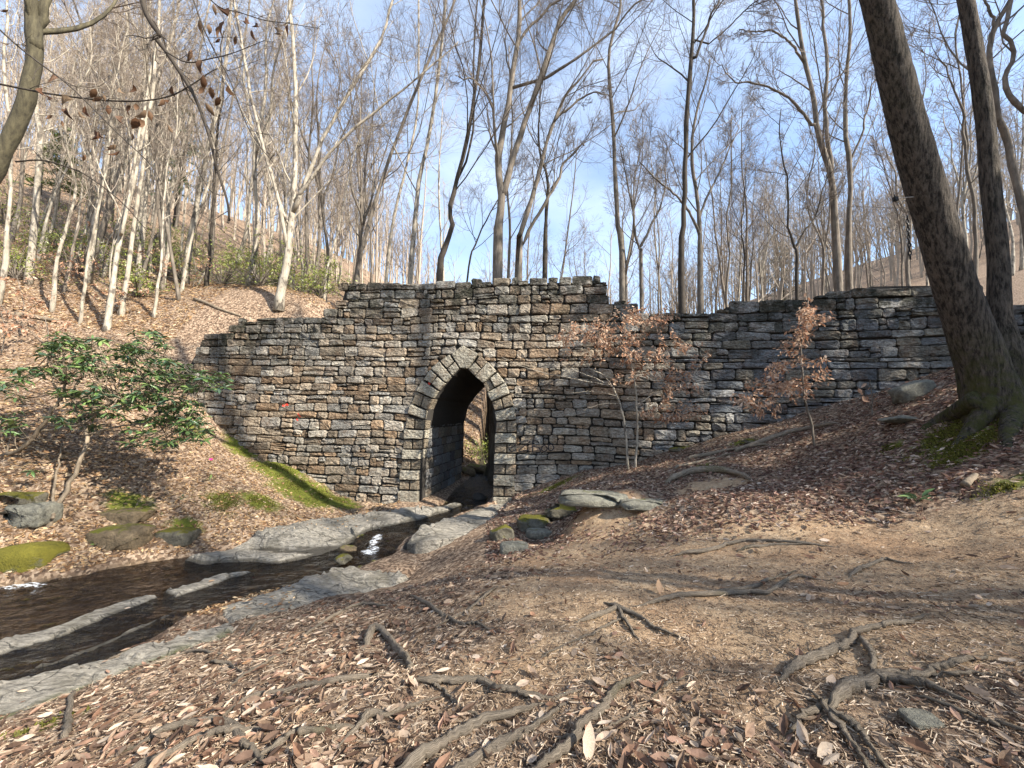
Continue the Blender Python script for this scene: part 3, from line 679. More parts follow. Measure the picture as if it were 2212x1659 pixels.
# one squared stone: four corners in the wall plane, proud face with a broken edge
def stone_mesh(corners, lift, rg, back=.12, rough=.02, npt=3, mapf=None):
    c = np.array(corners, float); cen = c.mean(0)
    ring = []
    for i in range(4):
        a, b = c[i], c[(i + 1) % 4]; e = b - a; ln = np.hypot(*e)
        k = 2 if ln < .3 else npt
        cut = min(.045, ln * .18)
        for t in np.linspace(cut / ln, 1 - cut / ln, k): ring.append(a + e * t)
    ring = np.array(ring); n = len(ring)
    j = rg.normal(0, rough * .45, (n, 2)); ring = ring + np.clip(j, -.02, .02)
    inw = cen - ring; il = np.linalg.norm(inw, axis=1, keepdims=True)
    r2 = ring + inw / il * np.minimum(.045, il * .28)
    d0 = np.full(n, -back); d1 = lift * .25 + rg.normal(0, .006, n); d2 = lift + rg.normal(0, rough, n)
    ce = cen[None] + rg.normal(0, .02, (1, 2)); d3 = np.array([lift + rg.normal(.006, rough)])
    xz = np.vstack([ring, ring, r2, ce]); d = np.concatenate([d0, d1, d2, d3])
    i = np.arange(n); k = (i + 1) % n
    q = np.concatenate([np.stack([i, k, k + n, i + n], 1), np.stack([i + n, k + n, k + 2 * n, i + 2 * n], 1)])
    t = np.stack([i + 2 * n, k + 2 * n, np.full(n, 3 * n)], 1)
    P = (mapf or (lambda x, z, d: wpt_arr(x, z, d)))(xz[:, 0], xz[:, 1], d)
    return P, [q.astype(np.int32), t.astype(np.int32)]
def wpt_arr(x, z, d): return np.stack([x + NW[0] * d, W(x) + NW[1] * d, z], 1)
PAL_L = 1.25 * np.array([(.28, .235, .175), (.245, .20, .145), (.21, .175, .13), (.30, .27, .22), (.28, .26, .215), (.20, .15, .10), (.25, .18, .115), (.23, .215, .185), (.33, .30, .245), (.26, .25, .22)])
PAL_R = 1.2 * np.array([(.20, .20, .19), (.16, .165, .165), (.24, .24, .225), (.19, .175, .145), (.14, .145, .15), (.22, .20, .16), (.17, .185, .195), (.25, .25, .24)])
outer = [(60, 1575), (75, 1322), (98, 1132), (112, 945), (148, 710), (172, 625), (228, 505), (285, 410), (362, 300), (440, 232), (548, 172), (655, 86), (803, 165), (888, 236), (970, 325), (1050, 430), (1090, 530), (1130, 650), (1147, 768), (1147, 990), (1137, 1180), (1130, 1380), (1110, 1575)]
OUT = np.array([onwall(*qa(*p)) for p in outer])
def out_span(z):
    """the arch ring covers [a, b] at height z, or None"""
    xs_ = []
    for i in range(len(OUT) - 1):
        (xa, za), (xb, zb) = OUT[i], OUT[i + 1]
        if (za - z) * (zb - z) <= 0 and za != zb: xs_.append(xa + (z - za) / (zb - za) * (xb - xa))
    if z < OUT[0, 1]: return OUT[0, 0], OUT[-1, 0]
    return (min(xs_), max(xs_)) if len(xs_) >= 2 else None
def wall_stones(x0, x1, zlo, zhi, rg, band, width, pal, has_arch, wob):
    """random coursed rubble; returns list of (area, V, F, colour, stain)"""
    out = []; z = zlo; sd = int(rg.integers(1000))
    def wave(x, zz): return wob * fbm(np.array(x * .45), np.array(zz * 1.1), sd, 3)
    while z < zhi:
        h = rg.uniform(*band)
        if rg.random() < .12: h = rg.uniform(.12, .18)
        x = x0 + rg.uniform(-.5, 0)
        while x < x1:
            wd_ = rg.uniform(*width) * (.75 + .7 * h) * (1.2 if x > XSPLIT else 1)
            if rg.random() < .1: wd_ *= 1.6
            xe = x + wd_; xm = (x + xe) / 2
            cells = [(x, xe, 0.0, 1.0)]
            r = rg.random()
            if h > .24:
                if r < .09: s = rg.uniform(.35, .65); cells = [(x, xe, 0, s), (x, xe, s, 1)]
                elif r < .24 and wd_ > .42:
                    s = rg.uniform(.3, .7); xs_ = x + wd_ * rg.uniform(.35, .65)
                    cells = [(x, xs_, 0, 1), (xs_, xe, 0, s), (xs_, xe, s, 1)]
                elif r < .34 and wd_ > .42:
                    s = rg.uniform(.3, .7); xs_ = x + wd_ * rg.uniform(.35, .65)
                    cells = [(x, xs_, 0, s), (x, xs_, s, 1), (xs_, xe, 0, 1)]
                elif r < .42: s = rg.uniform(.7, .82); cells = [(x, xe, 0, s), (x, xm, s, 1), (xm, xe, s, 1)]
            for a, b, f0, f1 in cells:
                za, zb = z + h * f0, z + h * f1; zm = (za + zb) / 2
                if has_arch:
                    sp = out_span(zm)
                    if sp:
                        l, r_ = sp[0] + .06, sp[1] - .06
                        if a > l and b < r_: continue
                        if a < l < b and b - l > 0 and (l - a) > .0:
                            if l - a < .12: continue
                            b = min(b, l) if (l - a) >= (b - r_) else b
                        if a < r_ < b and a > l:
                            if b - r_ < .12: continue
                            a = max(a, r_)
                if b < x0 or a > x1: continue
                a = max(a, x0); b = min(b, x1)
                if b - a < .09: continue
                xc = (a + b) / 2
                wv = wave(xc, zm); T = float(top_line(xc))
                if zm + wv > T - .06: continue
                hg = float(H(np.array(xc), np.array(float(W(xc)) - .15)))
                if zb + wv < hg - .12: continue
                g_ = .009 + .008 * rg.random()
                cs = []
                for cx_, cz_ in ((a + g_, za + g_), (b - g_, za + g_), (b - g_, zb - g_), (a + g_, zb - g_)):
                    cs.append((cx_ + rg.normal(0, .012), cz_ + wave(cx_, cz_) + rg.normal(0, .012)))
                lift = rg.uniform(.0, .055) + (.02 if rg.random() < .15 else 0)
                Vs, Fs = stone_mesh(cs, lift, rg, rough=.014)
                near = max(0, 1 - (T - zm) / 1.9)
                colr = pal[rg.integers(len(pal))] * rg.uniform(.65, 1.35)
                if xc > XSPLIT: colr = PAL_R[rg.integers(len(PAL_R))] * rg.uniform(.7, 1.25)
                else:                                    # browner low and left, greyer towards the top and the right end
                    gk = np.clip((xc + .5) / 5, 0, 1) * .45 + near * .5
                    gk = np.clip(gk, 0, 1) * rg.uniform(.4, 1)
                    colr = colr * (1 - gk) + gk * PAL_R[rg.integers(len(PAL_R))]
                st = np.clip(near ** .8 * rg.uniform(.5, 1.3) + .12 * rg.random(), 0, 1)
                out.append(((b - a) * (zb - za), Vs, Fs, colr, st, xc, T - zm))
            x = xe
        z += h
    return out
def put_stones(lst, root, name, most):
    lst.sort(key=lambda s: -s[0])
    cop = [q for q in lst if q[6] < .42]; lst = [q for q in lst if q[6] >= .42]
    for i, (a, Vs, Fs, c, st, _x, _t) in enumerate(lst[:most] + cop):
        part(name if i < min(most, len(lst)) else 'coping_stone', Vs, Fs, MT['stone'], root, dict(Col=np.repeat(c[None], len(Vs), 0), Stain=np.full(len(Vs), st)))
    rest = lst[most:]
    if rest:
        V, Fs = joinm([(s[1], s[2]) for s in rest])
        o = part('small_stone', V, Fs, MT['stone'], root, dict(Col=np.concatenate([np.repeat(s[3][None], len(s[1]), 0) for s in rest]), Stain=np.concatenate([np.full(len(s[1]), s[4]) for s in rest])))
        o['kind'] = 'stuff'
rg = np.random.default_rng(11)
ALL = wall_stones(-13.2, 19, -1.75, 7.6, rg, (.21, .37), (.36, .80), PAL_L, True, .12)
LST = [q for q in ALL if q[5] < XSPLIT]; LSW = [q for q in ALL if q[5] >= XSPLIT]
NST = (len(LST), len(LSW))
put_stones(LST, bridge, 'stone', 295); put_stones(LSW, wing, 'stone', 295)

# dressed arch ring and jamb blocks
rings = [
    ('stone', [(1062, 992), (1150, 990), (1150, 1080), (1060, 1078)]), ('stone', [(1046, 1186), (1146, 1184), (1142, 1280), (1044, 1273)]), ('stone', [(1036, 1386), (1136, 1385), (1130, 1480), (1034, 1477)]),
    ('keystone', [(655, 86), (803, 165), (700, 305), (632, 300), (548, 172)]),
    ('voussoir', [(808, 170), (884, 240), (828, 300), (770, 237)]), ('voussoir', [(766, 242), (826, 302), (764, 371), (705, 310)]),
    ('voussoir', [(888, 236), (970, 325), (842, 437), (765, 374)]),
    ('voussoir', [(975, 335), (1046, 428), (946, 474), (904, 392)]), ('voussoir', [(899, 396), (943, 476), (880, 519), (840, 440)]),
    ('voussoir', [(1050, 430), (1090, 530), (917, 604), (877, 522)]),
    ('voussoir', [(1092, 536), (1127, 640), (1030, 664), (1010, 574)]), ('voussoir', [(1005, 577), (1026, 665), (946, 690), (918, 608)]),
    ('voussoir', [(1130, 650), (1147, 768), (962, 786), (947, 696)]),
    ('voussoir', [(1147, 775), (1150, 890), (1062, 890), (1060, 782)]), ('voussoir', [(1055, 784), (1058, 890), (955, 890), (962, 790)]),
    ('voussoir', [(440, 232), (555, 372), (500, 432), (362, 300)]),
    ('voussoir', [(535, 172), (580, 238), (508, 300), (448, 232)]), ('voussoir', [(586, 240), (630, 303), (560, 370), (512, 304)]),
    ('voussoir', [(360, 306), (420, 368), (366, 438), (298, 402)]), ('voussoir', [(424, 374), (497, 436), (434, 503), (370, 442)]),
    ('voussoir', [(285, 410), (430, 507), (386, 577), (228, 505)]),
    ('voussoir', [(226, 511), (292, 545), (262, 650), (178, 620)]), ('voussoir', [(296, 548), (382, 582), (328, 684), (266, 652)]),
    ('voussoir', [(172, 627), (325, 690), (308, 768), (148, 712)]),
    ('voussoir', [(140, 742), (212, 758), (206, 855), (122, 850)]), ('voussoir', [(217, 760), (307, 774), (300, 862), (212, 856)]),
    ('jamb_block', [(115, 860), (298, 868), (288, 950), (112, 945)]), ('jamb_block', [(195, 952), (286, 956), (280, 1042), (192, 1040)]), ('jamb_block', [(106, 950), (190, 952), (187, 1040), (102, 1040)]),
    ('jamb_block', [(98, 1045), (276, 1048), (266, 1137), (96, 1132)]), ('jamb_block', [(180, 1142), (264, 1144), (256, 1232), (176, 1230)]), ('jamb_block', [(88, 1138), (175, 1141), (170, 1230), (84, 1228)]),
    ('jamb_block', [(78, 1235), (255, 1240), (251, 1327), (75, 1322)]), ('jamb_block', [(165, 1330), (250, 1332), (248, 1420), (162, 1417)]), ('jamb_block', [(72, 1328), (160, 1330), (158, 1416), (68, 1414)]),
    ('jamb_block', [(60, 1423), (247, 1428), (244, 1580), (56, 1572)]),
    ('jamb_block', [(950, 896), (1147, 896), (1147, 987), (946, 987)]), ('jamb_block', [(946, 992), (1058, 992), (1056, 1076), (943, 1076)]),
    ('jamb_block', [(942, 1081), (1140, 1086), (1136, 1181), (939, 1178)]), ('jamb_block', [(938, 1184), (1042, 1186), (1040, 1272), (936, 1270)]),
    ('jamb_block', [(935, 1276), (1132, 1285), (1130, 1382), (932, 1376)]), ('jamb_block', [(931, 1382), (1032, 1386), (1030, 1476), (928, 1474)]),
    ('jamb_block', [(927, 1480), (1112, 1484), (1110, 1580), (924, 1580)])]
for k, (nm, poly) in enumerate(rings):
    c = np.array([onwall(*qa(*p)) for p in poly]); cen = c.mean(0)
    if np.cross(c[1] - c[0], c[2] - c[1]) < 0: c = c[::-1]
    e = []
    for a, b in zip(c, np.roll(c, -1, 0)):
        for t in (.06, .5, .94): e.append(a + (b - a) * t)
    e = np.array(e); inw = cen - e; il = np.linalg.norm(inw, axis=1, keepdims=True); e = e + inw / il * .013
    n = len(e); r2 = e + inw / il * .022
    long_ = (c[:, 0].max() - c[:, 0].min()) > .42 and nm != 'keystone' or nm == 'keystone'
    lift = .11 if long_ else .045
    d = np.concatenate([np.full(n, -.48), np.full(n, lift - .02), lift + rg.normal(0, .006, n), [lift + .006]])
    xz = np.vstack([e, e, r2, cen[None]])
    i = np.arange(n); kk = (i + 1) % n
    q = np.concatenate([np.stack([i, kk, kk + n, i + n], 1), np.stack([i + n, kk + n, kk + 2 * n, i + 2 * n], 1)])
    t = np.stack([i + 2 * n, kk + 2 * n, np.full(n, 3 * n)], 1)
    P = wpt_arr(xz[:, 0], xz[:, 1], d)
    P[:n, 0] += SK * .1
    base = np.array((.40, .375, .30)) if long_ else np.array((.27, .23, .17))
    colr = base * rg.uniform(.82, 1.12)
    part(nm, P, [q.astype(np.int32), t.astype(np.int32)], MT['stone'], bridge, dict(Col=np.repeat(colr[None], len(P), 0), Stain=np.full(len(P), .12)))
# lining of the left tunnel wall
def tun(x, z, d):                                       # x runs along the tunnel, d comes out of its wall
    q = wpt_arr(np.full(len(x), XL), z, -x); return np.stack([q[:, 0] + SK * x / TH + d * .99, q[:, 1] + d * .15, z], 1)
zc = -1.75
while zc < 1.75:
    hh = rg.uniform(.26, .4); y = .5 + rg.uniform(0, .25); first = True
    while y < TH - .05:
        ln = rg.uniform(.45, .95); ye = min(y + ln, TH)
        if first: y = .48; first = False
        if ye - y > .12:
            P, Fs = stone_mesh([(y + .012, zc + .012), (ye - .012, zc + .012), (ye - .012, zc + hh - .012), (y + .012, zc + hh - .012)], rg.uniform(.02, .05), rg, rough=.012, mapf=lambda x, z, d: tun(x, z, d))
            colr = PAL_R[rg.integers(len(PAL_R))] * rg.uniform(.7, 1.1)
            part('tunnel_stone', P, [Fs[0][:, ::-1].copy(), Fs[1][:, ::-1].copy()], MT['stone'], bridge, dict(Col=np.repeat(colr[None], len(P), 0), Stain=np.full(len(P), .2)))
        y = ye
    zc += hh

# paint marks: thin ribbons laid on the stones
bpy.context.view_layer.update()
dg = bpy.context.evaluated_depsgraph_get()
bv, bf, bo = [], [], 0
for o in bridge.children:
    if o.type == 'MESH' and o.name.split('.')[0] in ('stone', 'coping_stone', 'voussoir', 'jamb_block', 'small_stone'):
        off = bridge.location + o.location
        bv += [v.co + off for v in o.data.vertices]; bf += [[i + bo for i in p_.vertices] for p_ in o.data.polygons]; bo = len(bv)
BVH = BVHTree.FromPolygons(bv, bf)
def surf(px, py):
    x, z = onwall(px, py); o = Vector((x + NW[0] * .5, float(W(x)) + NW[1] * .5, z))
    h = BVH.ray_cast(o, Vector((-NW[0], -NW[1], 0)))
    dd = h[3] if h[0] is not None and h[3] < .62 else .5
    return np.array(o) + np.array((-NW[0], -NW[1], 0)) * (dd - .006)
def strokes(name, lines, wpx, m, parent):
    ps = []
    for ln in lines:
        c = smooth_line(np.array(ln, float), max(6, len(ln) * 5)); t = np.gradient(c, axis=0); t /= np.linalg.norm(t, axis=1, keepdims=True) + 1e-9
        nrm = np.stack([-t[:, 1], t[:, 0]], 1) * wpx
        A = np.array([surf(*p) for p in c + nrm]); B = np.array([surf(*p) for p in c - nrm])
        n = len(c); i = np.arange(n - 1)
        ps.append((np.vstack([A, B]), [np.stack([i, i + 1, i + 1 + n, i + n], 1).astype(np.int32)]))
    V, Fs = joinm(ps); part(name, V, Fs, m, parent)
g5 = lambda *pts: [q5(*p) for p in pts]
strokes('graffiti', [g5((1085, 1232), (1110, 1228), (1128, 1212), (1115, 1200), (1095, 1210), (1088, 1235), (1105, 1255), (1135, 1245)),
                     g5((1150, 1190), (1200, 1188), (1222, 1192), (1180, 1225), (1150, 1255), (1200, 1250), (1225, 1256)),
                     g5((1240, 1185), (1238, 1215), (1240, 1270)), g5((1240, 1188), (1270, 1190), (1275, 1210), (1243, 1222), (1280, 1232), (1285, 1262), (1242, 1270)),
                     g5((1318, 1215), (1300, 1225), (1298, 1248), (1318, 1255), (1332, 1238), (1318, 1215)), g5((1360, 1205), (1342, 1218), (1342, 1242), (1360, 1250), (1374, 1230), (1360, 1205))], 1.0, MT['ink'], bridge)
strokes('paint_dab', [[(617, 875), (620, 873), (623, 876)], [(612, 876), (618, 877)]], 1.6, MT['red'], bridge)
strokes('paint_dab', [[(646, 893), (650, 900)], [(641, 905), (645, 908)]], 1.2, MT['red'], bridge)
strokes('paint_dab', [[qa(335, 430), qa(345, 440), qa(352, 445)]], 1.8, MT['red'], bridge)

# ------------------------------------------------------------------ trees
UPV = np.array([0, 0, 1.0])
def spawn(rg, P, R, n, t0, t1, ang, L0, K, up, wob, rfac, rmin, tip=.35, lpow=.6, flat=None):
    """n children on each parent branch: P (N,K,3), R (N,K) -> (N*n,K2,3), radii"""
    Np, Kp, _ = P.shape
    t = (np.linspace(0, 1, n, endpoint=False)[None] + rg.uniform(0, 1 / n, (Np, n))) * (t1 - t0) + t0
    f = t * (Kp - 1); i = np.minimum(f.astype(int), Kp - 2); f = f - i
    ar = np.arange(Np)[:, None]
    S = P[ar, i] * (1 - f)[..., None] + P[ar, i + 1] * f[..., None]
    r = R[ar, i] * (1 - f) + R[ar, i + 1] * f
    T = P[ar, i + 1] - P[ar, i]; T /= np.linalg.norm(T, axis=-1, keepdims=True) + 1e-9
    rd = rg.normal(size=T.shape); rd -= (rd * T).sum(-1, keepdims=True) * T; rd /= np.linalg.norm(rd, axis=-1, keepdims=True) + 1e-9
    a = rg.uniform(ang[0], ang[1], t.shape)[..., None]
    D = T * np.cos(a) + rd * np.sin(a)
    Lp = np.linalg.norm(np.diff(P, axis=1), axis=-1).sum(1)
    Lc = Lp[:, None] * L0 * (1.15 - .75 * t) ** lpow * rg.uniform(.65, 1.25, t.shape)
    D = D.reshape(-1, 3); S = S.reshape(-1, 3); Lc = Lc.ravel(); r = r.ravel()
    pts = [S]; cur = D
    for k in range(K - 1):
        cur = cur + rg.normal(0, wob, cur.shape) + UPV * up
        cur /= np.linalg.norm(cur, axis=1, keepdims=True)
        pts.append(pts[-1] + cur * (Lc / (K - 1))[:, None])
    Pc = np.stack(pts, 1)
    rb = np.maximum(r * rfac * rg.uniform(.7, 1.1, r.shape), rmin)
    Rc = rb[:, None] * (1 + (tip - 1) * np.linspace(0, 1, K))[None]; Rc = np.maximum(Rc, rmin * .6)
    return Pc, Rc
def fixed(P, R, K):
    """given stems (list of polylines, radii) resampled to K points each"""
    return np.stack([smooth_line(p, K) for p in P]), np.stack([np.interp(np.linspace(0, 1, K), np.linspace(0, 1, len(r)), r) for r in R])
def tree_geo(rg, stems, radii, dens=1.0, twig=.0044, n1=9, t0=.35, l1=.33, up=.10, sides=8, wob=.10, depth=4, ang=(.45, .95)):
    K0 = 22
    P0, R0 = fixed(stems, radii, K0)
    P0[:, 1:-1] += rg.normal(0, .012, P0[:, 1:-1].shape) + np.stack([np.stack([np.interp(np.arange(K0 - 2), np.linspace(0, K0 - 3, 8), rg.normal(0, .07, 8) * np.linspace(.3, 1, 8)) for _ in range(3)], 1) for _ in range(len(P0))]); R0 = R0 * .86 * (1 + .06 * rg.normal(size=R0.shape))
    for b_ in range(1, len(P0)): P0[b_, 0] = P0[0, np.argmin(((P0[0] - P0[b_, 0]) ** 2).sum(1))] if len(P0) > 1 else P0[b_, 0]
    tr = [tubes(P0, R0, sides)]
    P1, R1 = spawn(rg, P0, R0, int(n1 * dens), t0, 1.0, ang, l1, 9, up, wob, .42, .016, .3)
    tr.append(tubes(P1, R1, 4))
    cr_ = []
    P2, R2 = spawn(rg, P1, R1, int(6 * dens + .5), .2, 1.0, (.4, .95), .45, 6, up * .8, wob * 1.5, .55, .011, .4)
    cr_.append(tubes(P2, R2, 3, False))
    P3, R3 = spawn(rg, P2, R2, int(5 * dens + .5), .1, 1.0, (.35, .9), .55, 3, .06, .2, .6, twig, .5)
    cr_.append(tubes(P3, R3, 3, False))
    if depth >= 4:
        P4, R4 = spawn(rg, P3, R3, 6, .05, 1.0, (.3, .9), .85, 2, .06, .2, .7, twig * .75, .5)
        cr_.append(tubes(P4, R4, 3, False))
    return joinm(tr), joinm(cr_)
def add_tree(base, geo, barkm, twigm, label, group=None, name='bare_tree', local=False):
    root = empty(name, base, label, 'tree', group)
    (Vt, Ft), (Vc, Fc_) = geo
    b = np.array([float(c) for c in base]) * (0 if local else 1)
    link('trunk', mesh('trunk', Vt - b, Ft, barkm, None, True), root)
    link('crown', mesh('crown', Vc - b, Fc_, twigm), root)
    return root
def stem3(pts, Y, Y2=None):
    """picture line at distance Y (sloping to Y2 at its end) to world points"""
    n = len(pts); Y2 = Y if Y2 is None else Y2
    return [at(p[0], p[1], Y + (Y2 - Y) * k / max(1, n - 1)) for k, p in enumerate(pts)]
def rad(r0_, r1_, n=6, flare=1.35):
    r = np.linspace(r0_, r1_, n); r[0] *= flare; return r
def ext(line, up=3.0):
    """continue a stem a little past the top of the picture"""
    a, b = np.array(line[-2]), np.array(line[-1]); d = (b - a) / np.linalg.norm(b - a); return line + [b + d * up * .6, b + d * up * 1.2 + np.array([0, 0, .3])]
def sink(line, base_z=None):
    """carry the foot of a stem down to the ground"""
    p = np.array(line[0]); z = float(H(np.array(p[0]), np.array(p[1])))
    return ([np.array([p[0], p[1], z - .15])] if z < p[2] - .1 else []) + line
def feature(stems, label, barkm, twigm, seed, group='bare trees rising behind the bridge', **k):
    """stems: list of (picture points, Y, Y2, r0, r1, to_ground)"""
    rg_ = np.random.default_rng(seed); S, R = [], []
    for pts, Y, Y2, ra, rb, gnd in stems:
        ln = stem3(pts, Y, Y2)
        if gnd: ln = sink(ln)
        if pts[-1][1] < 30: ln = ext(ln)
        mid_ = pts[len(pts) // 2][0]; k_ = .88 / math.sqrt(1 + ((mid_ - 1106) / FP) ** 2)
        S.append(ln); R.append(rad(ra * k_, rb * k_, 6, 1.3 if gnd else 1.0))
    base = S[0][0].copy() if isinstance(S[0][0], np.ndarray) else np.array(S[0][0])
    return add_tree(base, tree_geo(rg_, S, R, **k), MT[barkm], MT[twigm], label, group)
G1 = 'bare trees rising behind the bridge'; G2 = 'bare trees on the leaf covered left hillside'
f = feature
f([([(602, 672), (610, 600), (622, 530), (634, 460), (640, 400), (640, 250), (636, 120), (625, 0)], 17, 17.5, .27, .07, True),
   ([(622, 535), (600, 430), (575, 330), (540, 200), (520, 100), (500, 0)], 17, 16, .13, .05, False),
   ([(634, 460), (665, 380), (700, 300), (760, 190), (820, 80), (850, 0)], 17, 18, .14, .05, False),
   ([(638, 430), (700, 350), (790, 260), (900, 170), (990, 90)], 17, 16.4, .11, .03, False),
   ([(628, 500), (590, 400), (560, 300), (490, 180), (430, 60)], 17, 18.5, .10, .03, False)],
  'pale many stemmed tree fanning out above the stepped left end of the bridge', 'bark_pale', 'twig', 101, G1, n1=9, t0=.3)
f([([(950, 606), (955, 545), (978, 490), (972, 455), (985, 400), (1000, 330), (1020, 230), (1036, 130), (1045, 0)], 18, 18, .2, .07, True),
   ([(985, 400), (1010, 340), (1022, 250), (1025, 120), (1030, 0)], 18, 19, .08, .04, False)], 'dark kinked tree trunk rising left of the forked pair behind the parapet', 'bark_dark', 'twig', 102, G1, n1=10, t0=.4)
f([([q2(1020, 1640), q2(1025, 1450), q2(1042, 1290), q2(1015, 1050), q2(1045, 830), q2(1090, 640), q2(1120, 400), q2(1145, 200), q2(1150, 0)], 17, 17, .27, .09, True),
   ([q2(1042, 1290), q2(1100, 1060), q2(1190, 780), q2(1290, 480), q2(1420, 130), q2(1505, 0)], 17, 16.5, .2, .09, False),
   ([q2(1140, 300), q2(1220, 170), q2(1340, 60), q2(1430, 0)], 17, 17, .09, .05, False),
   ([q2(1005, 1000), q2(985, 730), q2(930, 590), q2(870, 520), q2(760, 490)], 17, 16, .08, .03, False),
   ([q2(1280, 530), q2(1420, 440), q2(1560, 350), q2(1700, 220), q2(1850, 80)], 16.8, 16, .09, .03, False)],
  'tall tree forking low into two long diverging stems above the arch', 'bark_mid', 'twig', 103, G1, n1=9, t0=.3)
f([([q2(1152, 1640), q2(1160, 1520), q2(1220, 1330), q2(1270, 1130), q2(1320, 920), q2(1365, 780), q2(1450, 600), q2(1560, 500), q2(1690, 380)], 18, 17, .2, .05, True),
   ([q2(1155, 1600), q2(1240, 1440), q2(1330, 1290), q2(1410, 1120), q2(1480, 1000), q2(1570, 938)], 18, 17.3, .12, .06, False),
   ([q2(1365, 780), q2(1480, 680), q2(1600, 600), q2(1720, 610)], 17.3, 17, .09, .03, False)], 'right leaning tree with a broken limb, second stem right of the arch axis', 'bark_mid', 'twig', 104, G1, n1=8, t0=.35)
f([([q2(1322, 1640), q2(1325, 1420), q2(1338, 1230), q2(1335, 1110), q2(1290, 1020), q2(1280, 800), q2(1290, 560)], 20, 20, .16, .05, True)], 'straight short dark trunk just right of the leaning broken tree', 'bark_dark', 'twig', 105, G1, n1=9)
f([([q2(1815, 1640), q2(1790, 1480), q2(1775, 1250), q2(1760, 980), q2(1745, 700), q2(1738, 480), q2(1740, 280), q2(1800, 60), q2(1820, 0)], 19, 19, .19, .06, True)], 'single upright tree with a round burl high on its trunk', 'bark_mid', 'twig', 106, G1, n1=12, t0=.3, l1=.3, ang=(.7, 1.2))
f([([q2(1935, 1700), q2(1925, 1590), q2(1895, 1450), q2(1880, 1330), q2(1850, 1150), q2(1800, 950)], 20, 20, .14, .04, True), ([q2(1928, 1590), q2(2000, 1450), q2(2060, 1330), q2(2090, 1150), q2(2080, 900)], 20, 21, .1, .03, False)], 'thin tree forking into a Y beside the burled tree', 'bark_mid', 'twig', 107, G1, n1=9)
f([([q3(10, 1660), q3(22, 1400), q3(35, 1100), q3(50, 750), q3(75, 420), q3(85, 150), q3(82, 0)], 16, 16, .19, .07, True),
   ([q3(85, 400), q3(140, 270), q3(200, 110), q3(245, 0)], 16, 16, .09, .05, False), ([q3(150, 310), q3(300, 180), q3(420, 60), q3(500, 0)], 16, 15.5, .05, .03, False)], 'dark straight trunk dividing above, left of the pale forked tree behind the saplings', 'bark_dark', 'twig', 108, G1, n1=10, t0=.35)
f([([q3(135, 1680), q3(125, 1480), q3(105, 1280), q3(80, 1050), q3(85, 800), q3(150, 560), q3(190, 380)], 18, 18, .19, .05, True), ([q3(125, 1500), q3(60, 1350), q3(-30, 1250), q3(-160, 1150), q3(-260, 1000)], 18, 17, .1, .03, False),
   ([q3(120, 1400), q3(210, 1200), q3(300, 1000), q3(380, 800)], 18, 19, .1, .03, False)], 'pale grey tree with spreading low limbs beside the dark straight trunk', 'bark_mid', 'twig', 109, G1, n1=9, t0=.3)
f([([q3(1010, 1660), q3(1005, 1400), q3(985, 1180), q3(950, 1020), q3(890, 850), q3(850, 600), q3(790, 380), q3(755, 150), q3(740, 0)], 17, 17, .25, .08, True),
   ([q3(975, 1150), q3(960, 950), q3(935, 700), q3(932, 400), q3(920, 150), q3(905, 0)], 17, 17.5, .15, .06, False),
   ([q3(870, 830), q3(780, 720), q3(700, 630), q3(590, 570), q3(450, 530), q3(330, 510), q3(240, 430)], 17, 16, .11, .03, False),
   ([q3(780, 380), q3(700, 270), q3(620, 215), q3(500, 210), q3(380, 190)], 17, 16.5, .09, .03, False)], 'large forked tree with long limbs reaching left over the approach wall', 'bark_mid', 'twig', 110, G1, n1=9, t0=.3)
f([([q3(1085, 1660), q3(1085, 1400), q3(1090, 1100), q3(1072, 850), q3(1070, 600), q3(1078, 300), q3(1095, 0)], 18, 18, .22, .08, True), ([q3(1085, 1050), q3(1150, 900), q3(1210, 700), q3(1260, 520), q3(1330, 350)], 18, 17.5, .1, .03, False)], 'straight tree close beside the large forked tree, with ivy like bark', 'bark_mid', 'twig', 111, G1, n1=10, t0=.3)
f([([q3(745, 1690), q3(740, 1590), q3(695, 1430), q3(690, 1200), q3(660, 950), q3(650, 700)], 16, 16, .11, .03, True), ([q3(745, 1590), q3(830, 1450), q3(880, 1380), q3(930, 1200), q3(960, 1000)], 16, 16.5, .07, .03, False)], 'crooked slender tree forking just above the wall, dark limbs', 'bark_dark', 'twig', 112, G1, n1=9)
f([([q3(1890, 1700), q3(1880, 1350), q3(1850, 1100), q3(1820, 850), q3(1790, 720), q3(1720, 560), q3(1660, 380)], 13, 13, .13, .04, True), ([q3(1850, 1000), q3(1830, 800), q3(1800, 500), q3(1790, 250), q3(1830, 0)], 13, 13.5, .07, .03, False)], 'slender forked tree seen between the twin trunks', 'bark_mid', 'twig', 113, G1, n1=10)
f([([q3(2230, 1500), q3(2190, 1330), q3(2150, 1080), q3(2110, 870), q3(2040, 740), q3(1995, 560), q3(1990, 380), q3(2030, 180), q3(2120, 0)], 9.5, 9.5, .17, .1, True),
   ([q3(2030, 180), q3(2000, 80), q3(1980, 0)], 9.5, 9.5, .07, .05, False)], 'wavy pale grey tree with a cut stub right of the twin trunks', 'bark_mid', 'twig', 114, 'trees on the right bank', n1=5, t0=.45)
f([([q3(2360, 900), q3(2212, 690), q3(2130, 590), q3(2100, 480), q3(2130, 380), q3(2060, 250), q3(2095, 150), q3(2150, 0)], 9, 9, .13, .07, True)], 'snaking thin grey tree at the upper right picture edge', 'bark_mid', 'twig', 115, 'trees on the right bank', n1=6, t0=.4)
